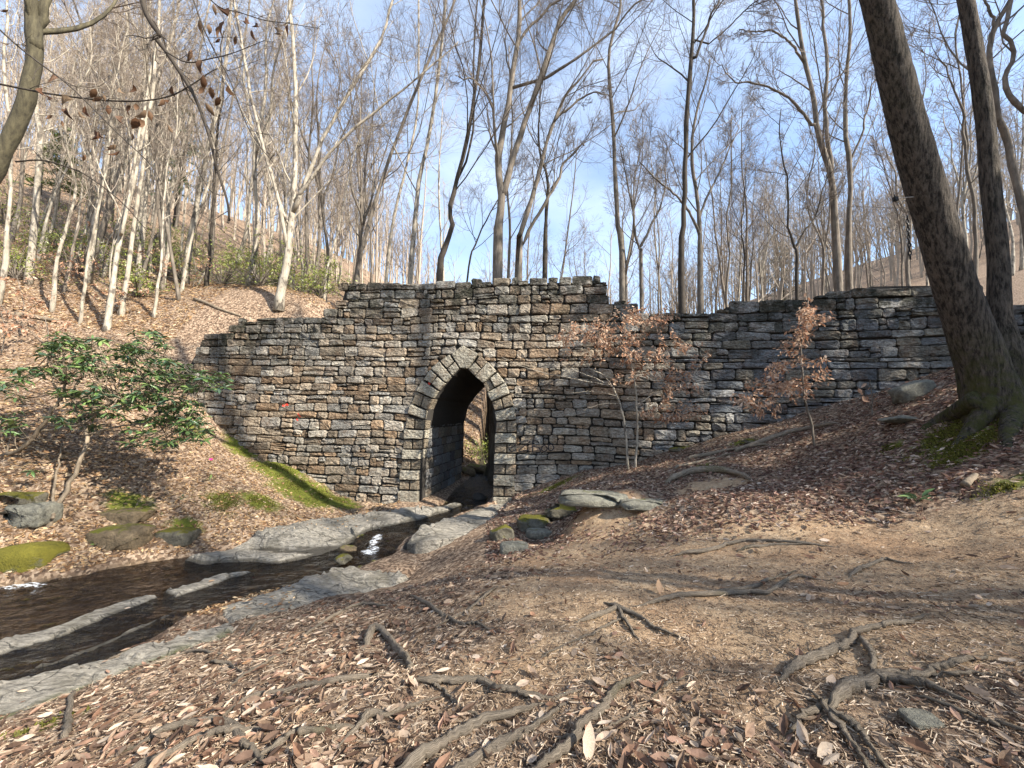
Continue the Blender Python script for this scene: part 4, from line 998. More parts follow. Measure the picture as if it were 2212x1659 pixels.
# trees behind the parapet, smaller
for k, (pts, Y, ra, bk, lab) in enumerate([
        ([(770, 606), (785, 520), (815, 420), (850, 320), (900, 200), (960, 60), (985, 0)], 21, .18, 'bark_mid', 'leaning grey tree rising from the left end of the parapet'),
        ([(885, 606), (895, 500), (905, 400), (930, 290), (950, 150), (960, 0)], 20, .2, 'bark_pale', 'pale straight trunk behind the parapet left of the kinked tree'),
        ([(835, 606), (850, 470), (880, 340), (900, 220), (905, 0)], 24, .15, 'bark_pale', 'slim pale trunk between the leaning grey tree and the straight pale one'),
        ([(1098, 604), (1102, 500), (1098, 380), (1105, 260), (1100, 100)], 22, .13, 'bark_mid', 'slim trunk hidden partly behind the diverging stems'),
        ([(1010, 606), (1030, 520), (1070, 440), (1100, 380)], 19, .08, 'bark_dark', 'thin dark sapling leaning right behind the parapet centre'),
        ([(1570, 660), (1575, 560), (1572, 470), (1585, 380), (1580, 250)], 22, .12, 'bark_mid', 'slim trunk over the approach wall right of the pale forked tree'),
        ([(1605, 655), (1608, 560), (1600, 480), (1610, 380)], 20, .09, 'bark_dark', 'thin dark trunk over the approach wall with a leaf spray'),
        ([(1950, 610), (1945, 520), (1930, 430), (1890, 330)], 15, .08, 'bark_mid', 'thin crooked tree just left of the big leaning trunk')]):
    f([(pts, Y, Y + .5, ra, ra * .35, True)], lab, bk, 'twig', 120 + k, G1, n1=9, t0=.35)
# left hillside
for k, (sts, Y, ra, bk, lab) in enumerate([
        ([[(232, 690), (240, 640), (252, 560), (268, 480), (290, 380), (305, 280), (330, 200), (340, 100), (345, 0)], [(262, 520), (285, 400), (320, 220), (335, 100)]], 15, .2, 'bark_pale', 'chalky white trunk nearest above the bush on the left slope'),
        ([[(266, 640), (280, 560), (300, 430), (318, 300), (325, 210), (320, 90), (330, 0)]], 16, .16, 'bark_pale', 'second white trunk close behind the nearest one'),
        ([q1(1225, 1560) and [q1(1215, 1570), q1(1260, 1320), q1(1310, 1080), q1(1360, 860), q1(1420, 650), q1(1450, 400), q1(1500, 0)]], 22, .27, 'bark_pale', 'broad pale trunk leaning right in the middle of the left hillside'),
        ([[q1(1345, 1640), q1(1370, 1350), q1(1372, 1100), q1(1400, 850), q1(1430, 600), q1(1440, 200)]], 20, .15, 'bark_dark', 'dark straight trunk just right of the broad pale one'),
        ([[q1(600, 1500), q1(630, 1330), q1(680, 1080), q1(720, 850), q1(760, 600), q1(800, 300), q1(815, 0)], [q1(640, 1280), q1(580, 1050), q1(540, 900), q1(500, 700)]], 19, .25, 'bark_pale', 'forked white trunk among brown leaved brush high on the left slope'),
        ([[q1(210, 1560), q1(235, 1280), q1(265, 1000), q1(270, 820), q1(240, 700), q1(250, 500), q1(300, 200), q1(310, 0)]], 17, .25, 'bark_pale', 'thick white trunk near the left picture edge'),
        ([[q1(1070, 1500), q1(1110, 1200), q1(1190, 900), q1(1260, 600), q1(1300, 300), q1(1350, 0)]], 24, .15, 'bark_pale', 'thin white trunk left of the broad leaning one'),
        ([[q1(920, 1500), q1(950, 1150), q1(960, 800), q1(990, 640), q1(1080, 300), q1(1150, 0)], [q1(955, 900), q1(930, 600), q1(960, 300), q1(950, 0)]], 20, .18, 'bark_pale', 'pale trunk dividing at mid height above the white pair'),
        ([[q1(40, 1560), q1(60, 1200), q1(70, 900), q1(40, 500), q1(60, 200), q1(50, 0)]], 15, .16, 'bark_pale', 'pale trunk at the very left edge behind the mossy leaning tree'),
        ([[(455, 560), (462, 470), (470, 380), (490, 280), (520, 150), (540, 0)]], 27, .2, 'bark_mid', 'grey trunk above the green laurel on the left hillside'),
        ([[(700, 650), (705, 590), (720, 540), (735, 470), (760, 360), (800, 240)]], 19, .1, 'bark_pale', 'thin bent pale sapling beside the laurel near the bridge end')]):
    f([(s, Y, Y + 1, ra * (1 if j == 0 else .55), ra * .35, j == 0) for j, s in enumerate(sts)], lab, bk, 'twig_pale' if bk == 'bark_pale' else 'twig', 140 + k, G2, n1=9, t0=.35)

# the mossy leaning tree at the left edge with its overhanging limbs and last brown leaves
rgo = np.random.default_rng(5)
S = [stem3([q1(-240, 1500), q1(-60, 1130), q1(80, 850), q1(180, 580), q1(232, 340), q1(220, 150), q1(195, 0)], 8.0, 7.6), stem3([q1(228, 300), q1(240, 150), q1(300, 0)], 7.7, 7.8)]
S[0] = sink(S[0]); S[0] = ext(S[0]); S[1] = ext(S[1])
Rr = [rad(.2, .1), rad(.12, .07, 6, 1)]
over = empty('leaning_tree', S[0][0], 'mossy tree leaning in at the left edge, dark limbs with last curled brown leaves', 'tree')
(Vt, Ft), (Vc, Fc_) = tree_geo(rgo, S, Rr, n1=5, t0=.55, twig=.004)
part('trunk', Vt, Ft, MT['bark_moss'], over, None, True); part('crown', Vc, Fc_, MT['twig'], over)
limbs = [[q1(905, -60), q1(930, 60), q1(975, 150), q1(1022, 220), q1(1000, 245), q1(1060, 320), q1(1180, 500), q1(1260, 640), q1(1340, 860), q1(1395, 1080), q1(1460, 1290), q1(1475, 1420)],
         [q1(1015, 240), q1(970, 260), q1(940, 310), q1(890, 322)],
         [q1(-30, 535), q1(120, 565), q1(300, 600), q1(520, 630), q1(720, 648), q1(920, 648), q1(1100, 615), q1(1240, 540), q1(1350, 465), q1(1400, 440)],
         [q1(-20, 175), q1(120, 300), q1(260, 410), q1(420, 530), q1(560, 660), q1(760, 860), q1(960, 1050), q1(1040, 1180)],
         [q1(1310, -40), q1(1420, 50), q1(1540, 80), q1(1700, 130), q1(1850, 150), q1(2060, 185)],
         [q1(1060, 330), q1(1200, 400), q1(1340, 380), q1(1500, 340), q1(1700, 260)],
         [q1(100, 1040), q1(260, 1030), q1(420, 1070), q1(560, 1130), q1(760, 1280), q1(900, 1430), q1(1000, 1560)],
         [q1(1230, -40), q1(1300, 160), q1(1380, 330), q1(1480, 520), q1(1560, 740), q1(1640, 900), q1(1760, 1050)]]
lr = [.034, .014, .014, .011, .008, .009, .011, .010]
LB = []
for k, (l, r) in enumerate(zip(limbs, lr)):
    ln = np.array(stem3(l, 4.6, 4.2 if k % 2 else 4.8)); c = smooth_line(ln, 40)
    LB.append(c); V, Fs = tubes(c, np.linspace(r, r * .4, 40), 6)
    part('branch', V, Fs, MT['bark_dark'], over, None, True)
P1 = np.stack(LB); R1 = np.stack([np.linspace(r, r * .4, 40) for r in lr])
P2, R2 = spawn(rgo, P1, R1, 9, .1, 1, (.4, 1.1), .16, 6, 0, .22, .5, .003, .4)
P3, R3 = spawn(rgo, P2, R2, 3, .2, 1, (.4, 1.0), .5, 4, 0, .25, .6, .0022, .5)
V, Fs = joinm([tubes(P2, R2, 4), tubes(P3, R3, 3)]); part('twig', V, Fs, MT['bark_dark'], over)['kind'] = 'stuff'

# leaf shapes -------------------------------------------------------
def leaf_geo(w=.4, fold=.12, curl=.15):
    V = np.array([(0, -.5, 0), (-w * .38, -.28, fold * .6), (-w * .5, .02, fold), (-w * .3, .3, fold * .5 + curl * .4), (0, .5, curl), (w * .3, .3, fold * .5 + curl * .4), (w * .5, .02, fold), (w * .38, -.28, fold * .6), (0, -.25, -.01), (0, .03, 0), (0, .3, curl * .4)])
    Q = np.array([(0, 8, 1, 1), (1, 8, 9, 2), (2, 9, 10, 3), (3, 10, 4, 4), (0, 7, 8, 8), (7, 6, 9, 8), (6, 5, 10, 9), (5, 4, 10, 10)])
    F = [np.array([(1, 8, 9, 2), (2, 9, 10, 3), (7, 6, 9, 8)[::1], (6, 5, 10, 9)], np.int32), np.array([(0, 8, 1), (3, 10, 4), (0, 7, 8), (5, 4, 10)], np.int32)]
    return V, F
BROWN = np.array([(.30, .165, .085), (.36, .21, .12), (.22, .11, .055), (.42, .28, .17), (.17, .085, .045), (.47, .34, .22), (.27, .13, .07), (.33, .2, .13)])
def leaf_meshes(name, m, cols, w, fold, curl):
    out = []
    for c in cols:
        V, F = leaf_geo(w, fold, curl); out.append(mesh(name, V, F, m, dict(Col=np.repeat(np.array(c)[None], len(V), 0)), True))
    return out
def leaf_lite(w, fold, curl):
    return np.array([(0, -.5, 0), (-w * .5, .0, fold), (0, .5, curl), (w * .5, .0, fold), (0, .0, 0)]), [np.array([(0, 4, 1), (1, 4, 2), (0, 3, 4), (4, 3, 2)], np.int32)]
def scatter_leaves(Pos, Dir, Nrm, size, colr, w=.4, fold=.12, curl=.15, lite=False):
    """many leaves as one (V, F, colours): Dir = leaf axis, Nrm = face normal"""
    V, F = (leaf_lite if lite else leaf_geo)(w, fold, curl); n = len(Pos); k = len(V)
    Y = Dir / np.linalg.norm(Dir, axis=1, keepdims=True); X = np.cross(Y, Nrm); X /= np.linalg.norm(X, axis=1, keepdims=True) + 1e-9; Z = np.cross(X, Y)
    cu = rng.uniform(-.8, 2.6, n); wx = rng.uniform(.55, 1.25, n)
    P = Pos[:, None] + size[:, None, None] * (V[None, :, 0, None] * wx[:, None, None] * X[:, None] + V[None, :, 1, None] * Y[:, None] + (V[None, :, 2] * cu[:, None])[..., None] * Z[:, None])
    o = (np.arange(n) * k)[:, None, None]
    Fs = [(f[None] + o).reshape(-1, f.shape[1]).astype(np.int32) for f in F]
    return P.reshape(-1, 3), Fs, np.repeat(colr, k, 0)
def orient(Dir, Nrm):
    y = Vector(Dir).normalized(); x = y.cross(Vector(Nrm)).normalized(); z = x.cross(y)
    return Matrix((x, y, z)).transposed().to_4x4()
def leaf_obj(me, pos_, Dir, Nrm, s, root):
    o = bpy.data.objects.new('leaf', me); COL.objects.link(o); o.parent = root
    o.matrix_local = Matrix.Translation(Vector([float(c) for c in pos_]) - root.location) @ orient(Dir, Nrm) @ Matrix.Scale(float(s), 4)
    return o
ob = leaf_meshes('leaf', MT['leaf'], BROWN[:4] * .45, .5, .3, .5) + leaf_meshes('leaf', MT['leaf'], BROWN[4:] * .45, .38, .5, -.5) + leaf_meshes('leaf', MT['leaf'], BROWN[1:4] * .5, .7, .15, .8)
spots = [(600, 600), (640, 650), (690, 690), (660, 620), (440, 730), (530, 740), (560, 720), (780, 770), (900, 790), (880, 800), (940, 740), (960, 730), (1060, 670), (1080, 660), (1080, 830), (850, 570), (780, 585), (610, 870), (650, 870), (720, 960), (750, 1000), (740, 950), (545, 1010), (1305, 585), (1300, 520), (1390, 60), (1440, 60), (1510, 90), (1575, 130), (1630, 230), (1385, 190), (1410, 150), (1350, 180), (1500, 250), (1240, 360), (1400, 650), (1340, 700), (310, 630), (430, 650), (270, 590), (340, 500), (880, 690), (810, 690), (860, 880), (330, 760), (390, 790), (1410, 270), (1270, 160), (1640, 160), (1780, 200), (1840, 190), (1290, 430), (1480, 610), (1090, 570), (50, 290), (40, 80), (1360, 600)]
for k, s in enumerate(spots):
    p = at(*q1(*s), 4.5 + rgo.uniform(-.3, .3)); d = np.array([rgo.normal(0, .5), rgo.normal(0, .5), -1])
    leaf_obj(ob[k % len(ob)], p, d, rgo.normal(size=3), rgo.uniform(.075, .15), over)

# the twin tree on the right bank ----------------------------------------
def bark_trunk(lines, radii, n, S_, seed, moss_top, amp=.022):
    out = []
    for ln, r in zip(lines, radii):
        c = smooth_line(np.array(ln), n); rr = np.interp(np.linspace(0, 1, n), np.linspace(0, 1, len(r)), r)
        V, Fs = tubes(c, rr, S_)
        V = V.reshape(n, S_, 3); cc = c[:, None]; a = np.arange(S_) / S_
        A, Z = np.meshgrid(a, np.linspace(0, 1, n) * np.linalg.norm(np.diff(c, axis=0), axis=1).sum())
        rid = np.abs(vnoise(A * 26 + .8 * vnoise(A * 8, Z * 2.2, seed + 3), Z * 2.3, seed)) * 2 - .4
        rid = rid + .6 * (np.abs(vnoise(A * 40, Z * 5, seed + 1)) * 2 - .4)
        big = fbm(A * 4, Z * .8, seed + 7, 2)
        # close the seam
        wgt = np.minimum(1, np.minimum(A, 1 - A) * 20)
        s = 1 + wgt * (1.6 * amp * rid + .07 * big)
        V = cc + (V - cc) * s[..., None]
        V = V.reshape(-1, 3)
        mo = np.clip((moss_top - V[:, 2]) / 1.2, 0, 1) * .9 + .25 * np.clip(fbm(V[:, 0] * 2, V[:, 2] * 1.1, seed + 9, 3), 0, 1)
        out.append((V, Fs, mo))
    return out
tb = at(2128, 893, 6.3)
big = [at(2162, 960, 6.3), at(2150, 893, 6.3), at(2126, 800, 6.3), at(2086, 690, 6.28), at(2046, 560, 6.2), at(1998, 400, 6.1), at(1952, 240, 6.0), at(1920, 110, 5.9), at(1893, 0, 5.8), at(1860, -120, 5.7), at(1820, -300, 5.6)]
sec = [at(2200, 960, 6.35), at(2192, 893, 6.35), at(2180, 790, 6.35), at(2161, 690, 6.4), at(2156, 560, 6.45), at(2140, 400, 6.5), at(2128, 260, 6.5), at(2108, 120, 6.5), at(2086, 0, 6.5), at(2060, -120, 6.5), at(2040, -300, 6.5)]
twin = empty('twin_tree', (float(tb[0]), float(tb[1]), float(tb[2])), 'massive leaning twin trunk tree with ridged bark and a mossy foot', 'tree')
big += [big[-1] + np.array(q) for q in ((-.9, -.1, 2.4), (-1.5, 0, 4.8), (-1.9, .2, 7.5))]; sec += [sec[-1] + np.array(q) for q in ((-.3, .2, 2.6), (-.5, .5, 5.2), (-.5, .9, 8.0))]
br = bark_trunk([big, sec], [[.50, .40, .315, .275, .255, .24, .225, .21, .19, .175, .165, .15, .13, .09], [.36, .30, .235, .15, .132, .125, .118, .112, .108, .1, .1, .095, .085, .06]], 190, 64, 3, float(tb[2]) + 1.5)
for V, Fs, mo in br: part('trunk', V, Fs, MT['bark_big'], twin, dict(Moss=mo), True)
P0, R0 = fixed([big[9:], sec[9:]], [[.27, .2, .15], [.13, .12, .1]], 12)
P1, R1 = spawn(rgo, P0, R0, 8, .3, 1, (.5, 1.0), .45, 9, .08, .12, .4, .02, .3)
P2, R2 = spawn(rgo, P1, R1, 6, .2, 1, (.4, 1.0), .5, 6, .05, .2, .5, .01, .4)
P3, R3 = spawn(rgo, P2, R2, 5, .2, 1, (.4, 1.0), .5, 4, .05, .2, .6, .005, .5)
V, Fs = joinm([tubes(P1, R1, 6), tubes(P2, R2, 4), tubes(P3, R3, 3)]); part('crown', V, Fs, MT['twig'], twin)
for k, pts in enumerate([[(2085, 880), (2040, 905), (1990, 930), (1950, 960)], [(2120, 900), (2090, 940), (2050, 975)], [(2170, 900), (2180, 945), (2190, 990)]]):
    c = []
    for j, p in enumerate(pts):
        gp = ground(*p); c.append(gp + np.array([0, 0, .02 - .04 * j]))
    c[0] = np.array([tb[0] + (-.25, -.05, .35)[k], tb[1] - .15, tb[2] + .22])
    c = smooth_line(np.array(c), 24); V, Fs = tubes(c, np.linspace(.16, .05, 24), 12)
    part('buttress_root', V, Fs, MT['bark_big'], twin, dict(Moss=np.full(len(V), .9)), True)

# chain and black box that hang behind the big trunk
def torus(c, R, r, u, v, n=14, k=6):
    a = np.arange(n) * 2 * np.pi / n; w_ = np.cross(u, v)
    cen = c + R[0] * np.cos(a)[:, None] * u + R[1] * np.sin(a)[:, None] * v
    rd = np.cos(a)[:, None] * u + np.sin(a)[:, None] * v; b = np.arange(k) * 2 * np.pi / k
    V = cen[:, None] + r * (np.cos(b)[None, :, None] * rd[:, None] + np.sin(b)[None, :, None] * w_)
    i = np.arange(n * k).reshape(n, k); F = np.stack([i, np.roll(i, -1, 1), np.roll(np.roll(i, -1, 1), -1, 0), np.roll(i, -1, 0)], -1).reshape(-1, 4)
    return V.reshape(-1, 3), [F.astype(np.int32)]
ct = at(1960, 470, 6.9); cb = at(1966, 555, 6.9)
ch = empty('hanging_chain', ct, 'black chain hanging beside the big leaning trunk above the wall', 'chain')
for k in range(11):
    c = ct + (cb - ct) * k / 10; u = np.array([1.0, 0, 0]) if k % 2 else np.array([.6, .8, 0]); V, Fs = torus(c, (.026, .045), .011, u, np.array([0, 0, 1.0]))
    part('link', V, Fs, MT['black'], ch, None, True)
top = at(1955, 250, 6.15)
V, Fs = tubes(np.array([at(1998, 405, 6.25), ct]), np.array([.005, .005]), 5); part('cord', V, Fs, MT['black'], ch)
bc = at(1934, 430, 6.2)
bx = empty('black_box', bc, 'small black box on a pale wire left of the leaning trunk', 'box')
bm = bmesh.new(); bmesh.ops.create_cube(bm, size=1); bmesh.ops.scale(bm, vec=(.075, .06, .075), verts=bm.verts); bmesh.ops.bevel(bm, geom=bm.edges[:], offset=.012, segments=2, affect='EDGES')
me = bpy.data.meshes.new('housing'); bm.to_mesh(me); bm.free(); me.materials.append(MT['black']); link('housing', me, bx)
V, Fs = tubes(np.array([bc + np.array([.03, 0, .02]), at(1978, 425, 6.1)]), np.array([.004, .004]), 5); part('wire', V, Fs, MT['wire'], bx)
V, Fs = tubes(np.array([bc + np.array([-.01, 0, .035]), bc + np.array([-.015, 0, .075])]), np.array([.01, .004]), 5); part('hook', V, Fs, MT['black'], bx)

# ------------------------------------------------------------------ woods: prototypes and copies
def proto(seed, h, r, kind):
    rg_ = np.random.default_rng(seed)
    def ln(x0, y0, z0, x1, y1, z1, n=6, j=.18):
        t = np.linspace(0, 1, n)[:, None]; p = np.array([[x0, y0, z0]]) * (1 - t) + np.array([[x1, y1, z1]]) * t
        p[1:, :2] += rg_.normal(0, j, (n - 1, 2)); return list(p)
    S = [ln(0, 0, -.4, rg_.normal(0, .9), rg_.normal(0, .9), h)]; Rr = [rad(r, r * .2)]
    if kind == 'fork':
        b = S[0][2]
        for s in (-1, 1):
            S.append(ln(b[0], b[1], b[2], b[0] + s * h * .16, b[1] + rg_.normal(0, 1), h * .95)); Rr.append(rad(r * .6, r * .15, 6, 1))
        for q in S[1:]: q[0] = b
    return tree_geo(rg_, S, Rr, dens=.8, n1=15 if kind != 'slim' else 12, t0=.3, l1=.26 if kind != 'slim' else .2, sides=6, depth=4 if kind != 'slim' else 3, twig=.0052)
PR = [('tall', 18, .135), ('tall', 21, .16), ('fork', 19, .16), ('fork', 17, .135), ('slim', 12, .06), ('slim', 15, .075), ('slim', 9, .045), ('tall', 16, .105)]
PG = [proto(300 + k, h, r, kd) for k, (kd, h, r) in enumerate(PR)]
PM = []
for (kd, h, r), ((Vt, Ft), (Vc, Fc_)) in zip(PR, PG):
    PM.append((kd, mesh('trunk', Vt, Ft, MT['bark_mid'], None, True), mesh('crown', Vc, Fc_, MT['twig'])))
LOOK = dict(tall='tall', fork='forked', slim='slender'); BK = dict(bark_pale='pale', bark_mid='grey', bark_dark='dark')
LM = [(0, 'the left picture edge'), (70, 'the mossy leaning tree'), (150, 'the thick white trunk'), (240, 'the chalky white trunk'), (315, 'the second white trunk'), (420, 'the broad pale leaning trunk'), (470, 'the dark straight trunk'), (540, 'the high laurels'), (610, 'the many stemmed tree'), (690, 'the bent pale sapling'), (737, 'the left corner of the parapet'), (800, 'the leaning grey tree'), (885, 'the pale straight trunk'), (955, 'the dark kinked tree'), (1020, 'the thin right leaning sapling'), (1080, 'the low forked tree'), (1130, 'the broken limbed tree'), (1180, 'the short dark trunk'), (1250, 'the right part of the parapet'),
      (1312, 'the right corner of the parapet'), (1340, 'the burled tree'), (1390, 'the Y forked thin tree'), (1475, 'the dark dividing trunk'), (1515, 'the spreading pale grey tree'), (1580, 'the raised step of the wall'), (1650, 'the rust red sapling'), (1720, 'the crooked slender tree'), (1815, 'the large forked tree'), (1840, 'the ivy barked tree'), (1900, 'the moss topped wall step'), (1960, 'the hanging chain'), (2030, 'the big leaning trunk'), (2100, 'the fork of the twin tree'), (2160, 'the smaller twin trunk'), (2212, 'the right picture edge')]
def copy_tree(k, b, tw, x, y, s, rz, tilt, place, group):
    kd, tm, cm = PM[k]
    if 'outside' not in place:
        px = 1106 + x / y * FP; lx, ln_ = min(LM, key=lambda q: abs(q[0] - px))
        side = ('left of ' if px < lx else 'right of ') + ln_
        place = ('close behind, ' if y < 26 else 'well back, ' if y < 40 else 'far back, ') + side
    root = empty('bare_tree', (x, y, float(H(np.array(x), np.array(y)))), f'{LOOK[kd]} {BK[b]} tree' + (' leaning left ' if tilt[1] < -.05 else ' leaning right ' if tilt[1] > .05 else ' ') + place, 'tree', group)
    root.rotation_euler = (tilt[0], tilt[1], rz); root.scale = (s, s, s)
    for nm, me_, m_ in (('trunk', tm, b), ('crown', cm, tw)):
        o = link(nm, me_, root); o.material_slots[0].link = 'OBJECT'; o.material_slots[0].material = MT[m_]
rgt = np.random.default_rng(77)
def fill(n, xr, Yr, zone, place, group, barks, avoid=1.2, kinds=None):
    done = []; tries = 0
    while len(done) < n and tries < n * 60:
        tries += 1
        Y = math.sqrt(rgt.uniform(Yr[0] ** 2, Yr[1] ** 2)); px = rgt.uniform(*xr); x = (px - 1106) / FP * Y
        if any((x - a) ** 2 + (Y - b) ** 2 < avoid ** 2 for a, b in done): continue
        if Y < 22 and -14 < x < 16 and Y < float(W(x)) + TH + .8: continue
        if stream(np.array(x), np.array(Y))[0] < .8: continue
        if zone and not zone(x, Y): continue
        done.append((x, Y))
        b = barks[rgt.integers(len(barks))]; k = int(rgt.choice(kinds)) if kinds else int(rgt.integers(len(PM)))
        copy_tree(k, b, 'twig_pale' if b == 'bark_pale' else 'twig', x, Y, rgt.uniform(.8, 1.15), rgt.uniform(0, 6.28), rgt.normal(0, .05, 2), place, group)
fill(95, (-30, 760), (19, 60), None, 'among many on the left hillside', 'bare trees on the leaf covered left hillside', ['bark_pale', 'bark_pale', 'bark_mid'])
fill(26, (-30, 420), (14, 24), lambda x, y: float(H(np.array(x), np.array(y))) > 4.5, 'on the leafy slope above the bush', 'bare trees on the leaf covered left hillside', ['bark_pale', 'bark_pale', 'bark_mid'], kinds=[4, 5, 6, 7])
fill(24, (700, 1500), (24, 60), None, 'in the open woods beyond the bridge', G1, ['bark_mid', 'bark_pale', 'bark_mid'], kinds=[0, 1, 2, 3, 5, 7, 4])
fill(46, (1480, 2280), (20, 62), None, 'on the wooded slope beyond the approach wall', 'bare trees beyond the approach wall', ['bark_mid', 'bark_mid', 'bark_pale'])
# far woods that read as one mass
def far_woods():
    tr = []
    n = 1000; rg_ = np.random.default_rng(9)
    px = np.concatenate([rg_.uniform(-300, 900, 470), rg_.uniform(700, 1600, 100), rg_.uniform(1450, 2500, 430)]); Y = rg_.uniform(42, 120, n); x = (px - 1106) / FP * Y
    z = H(x, Y); h = rg_.uniform(11, 20, n)
    K = 5; t = np.linspace(0, 1, K)
    P = np.zeros((n, K, 3)); P[:, :, 0] = x[:, None] + np.cumsum(rg_.normal(0, .25, (n, K)), 1); P[:, :, 1] = Y[:, None] + np.cumsum(rg_.normal(0, .25, (n, K)), 1); P[:, :, 2] = z[:, None] - .3 + h[:, None] * t[None]
    R = rg_.uniform(.1, .2, n)[:, None] * (1 - .8 * t)[None]
    P1, R1 = spawn(rg_, P, R, 9, .25, 1, (.4, .9), .3, 3, .1, .12, .5, .03, .4)
    P2, R2 = spawn(rg_, P1, R1, 6, .15, 1, (.4, .9), .55, 2, .06, .2, .5, .016, .5)
    return joinm([tubes(P, R, 4, False), tubes(P1, R1, 3, False), tubes(P2, R2, 3, False)])
V, Fs = far_woods()
tag(link('distant_woods', mesh('distant_woods', V, Fs, MT['twig_pale'])), 'mass of far bare trees along the ridge', 'woods', kind='stuff')

# ------------------------------------------------------------------ evergreens
def conifer(base, h, r, seed, label, col, dens=1.0, low=.2):
    rg_ = np.random.default_rng(seed); root = empty('pine_tree', base, label, 'tree', 'evergreen trees')
    P0 = np.array([[(0, 0, -.3), (rg_.normal(0, .1), 0, h * .5), (0, 0, h)]]); P0 = np.stack([smooth_line(P0[0], 12)]); R0 = np.linspace(h * .017, .02, 12)[None]
    V, Fs = tubes(P0, R0, 7); link('trunk', mesh('trunk', V, Fs, MT['bark_dark'], None, True), root)
    n = int(70 * dens); t = rg_.uniform(low, .98, n); a = rg_.uniform(0, 6.283, n); ln = r * (1.05 - t) ** .8 * rg_.uniform(.7, 1.1, n)
    st = np.stack([0 * t, 0 * t, t * h], 1); d = np.stack([np.cos(a), np.sin(a), rg_.uniform(-.1, .35, n)], 1)
    P1 = st[:, None] + d[:, None] * (ln[:, None] * np.linspace(0, 1, 6)[None])[..., None]; P1[:, :, 2] -= (np.linspace(0, 1, 6)[None] ** 2 * ln[:, None]) * .15
    R1 = np.linspace(.03, .008, 6)[None].repeat(n, 0)
    V, Fs = tubes(P1, R1, 4); link('branch', mesh('branch', V, Fs, MT['bark_dark']), root)['kind'] = 'stuff'
    m = int(60 * dens); tt = rg_.uniform(.2, 1, (n, m)); f_ = tt * 5; i = np.minimum(f_.astype(int), 4); f_ = f_ - i; ar = np.arange(n)[:, None]
    c = P1[ar, i] * (1 - f_)[..., None] + P1[ar, i + 1] * f_[..., None]; c = c.reshape(-1, 3); c += rg_.normal(0, .11, c.shape)
    dr = rg_.normal(size=c.shape) + np.repeat(d, m, 0) * 1.2
    cc = np.array(col)[None] * rg_.uniform(.55, 1.5, (len(c), 1))
    V, Fs, C = scatter_leaves(c, dr, rg_.normal(size=c.shape), rg_.uniform(.2, .4, len(c)), cc, .24, .05, .1, True)
    o = link('crown', mesh('crown', V, Fs, MT['green'], dict(Col=C)), root); o['kind'] = 'stuff'
    return root
def gz(x, y): return float(H(np.array(float(x)), np.array(float(y))))
x, y, _z = at(372, 560, 40); conifer((x, y, gz(x, y)), 15, 4.0, 1, 'green pine showing between white trunks on the left hillside', (.05, .085, .025))
x, y, _z = at(120, 480, 30); conifer((x, y, gz(x, y)), 7, 3.0, 2, 'low yellow green pine on the left slope near the picture edge', (.09, .12, .025))
x, y, _z = at(1690, 600, 62); conifer((x, y, gz(x, y)), 13, 4.5, 3, 'dull green pine on the far slope beyond the approach wall', (.07, .08, .035))
x, y, _z = at(1950, 560, 70); conifer((x, y, gz(x, y)), 13, 4.5, 4, 'dull green pine behind the big leaning trunk', (.07, .08, .035))
# hemlocks outside the picture on the right: their shade lies on the right half of the bridge
for k, (x, p_, h, r) in enumerate([(20, 13.6, 29, 4.3), (24, 15.0, 30, 4.2), (27, 13.7, 30, 4.2), (31, 15.0, 30, 4.2), (15.5, 8.6, 8, 2.2), (18, 9.6, 9.5, 2.4), (19, 11.4, 12, 2.6), (24, 11.9, 18, 3.0)]):
    y = (p_ - .49 * x) / .872
    conifer((x, y, gz(x, y)), h, r, 20 + k, ('tallest broad hemlock', 'broad hemlock behind the tallest', 'broad hemlock right of the tallest', 'broad hemlock farthest right', 'small hemlock nearest the clearing', 'small hemlock uphill of the smallest', 'small hemlock under the tallest', 'mid sized hemlock')[k] + ' on the right bank outside the picture', (.04, .06, .02), 1.1, .06)
# bare trees outside the picture on the right: their trunks throw the streaks of shade on the left bank
for k, (x, y, s) in enumerate([(8.6, 1.0, .95), (10.4, -.9, .9), (27, -11, 1.2), (33, -9, 1.3), (36, -14, 1.3)]):
    copy_tree([1, 0, 2, 1, 2, 0, 3][k], 'bark_mid', 'twig', x, y, s, k * 1.3, (0, 0), 'on the right bank outside the picture', 'trees on the right bank')

# ------------------------------------------------------------------ rhododendron on the left bank
rgr = np.random.default_rng(15)
rb_ = ground(100, 1145)
rho = empty('rhododendron', rb_, 'rhododendron bush with glossy drooping leaves and bare crooked stems', 'bush')
YB = 9.0
stems = [[(104, 1150), (120, 1100), q4(430, 1500), q4(520, 1310), q4(565, 1150), q4(510, 1060), q4(480, 980), q4(460, 880)],
         [(-60, 1010), q4(0, 1290), q4(150, 1230), q4(240, 1130), q4(330, 1000), q4(385, 930), q4(420, 820)],
         [q4(240, 1130), q4(380, 1110), q4(500, 1095), q4(640, 1000), q4(760, 900)], [q4(480, 980), q4(600, 850), q4(660, 700), q4(640, 560)],
         [q4(510, 1060), q4(700, 960), q4(900, 900), q4(1080, 830), q4(1300, 780)], [q4(565, 1150), q4(800, 1090), q4(1000, 1080), q4(1180, 1130)],
         [q4(460, 880), q4(560, 760), q4(800, 700), q4(960, 600)], [q4(240, 1130), q4(280, 1180), q4(380, 1190)], [q4(385, 930), q4(330, 780), q4(300, 650)], [(113, 1120), (115, 1060), (125, 1010), (135, 960)]]
SR = [.05, .05, .032, .028, .026, .024, .024, .018, .02, .03]; P_ = []
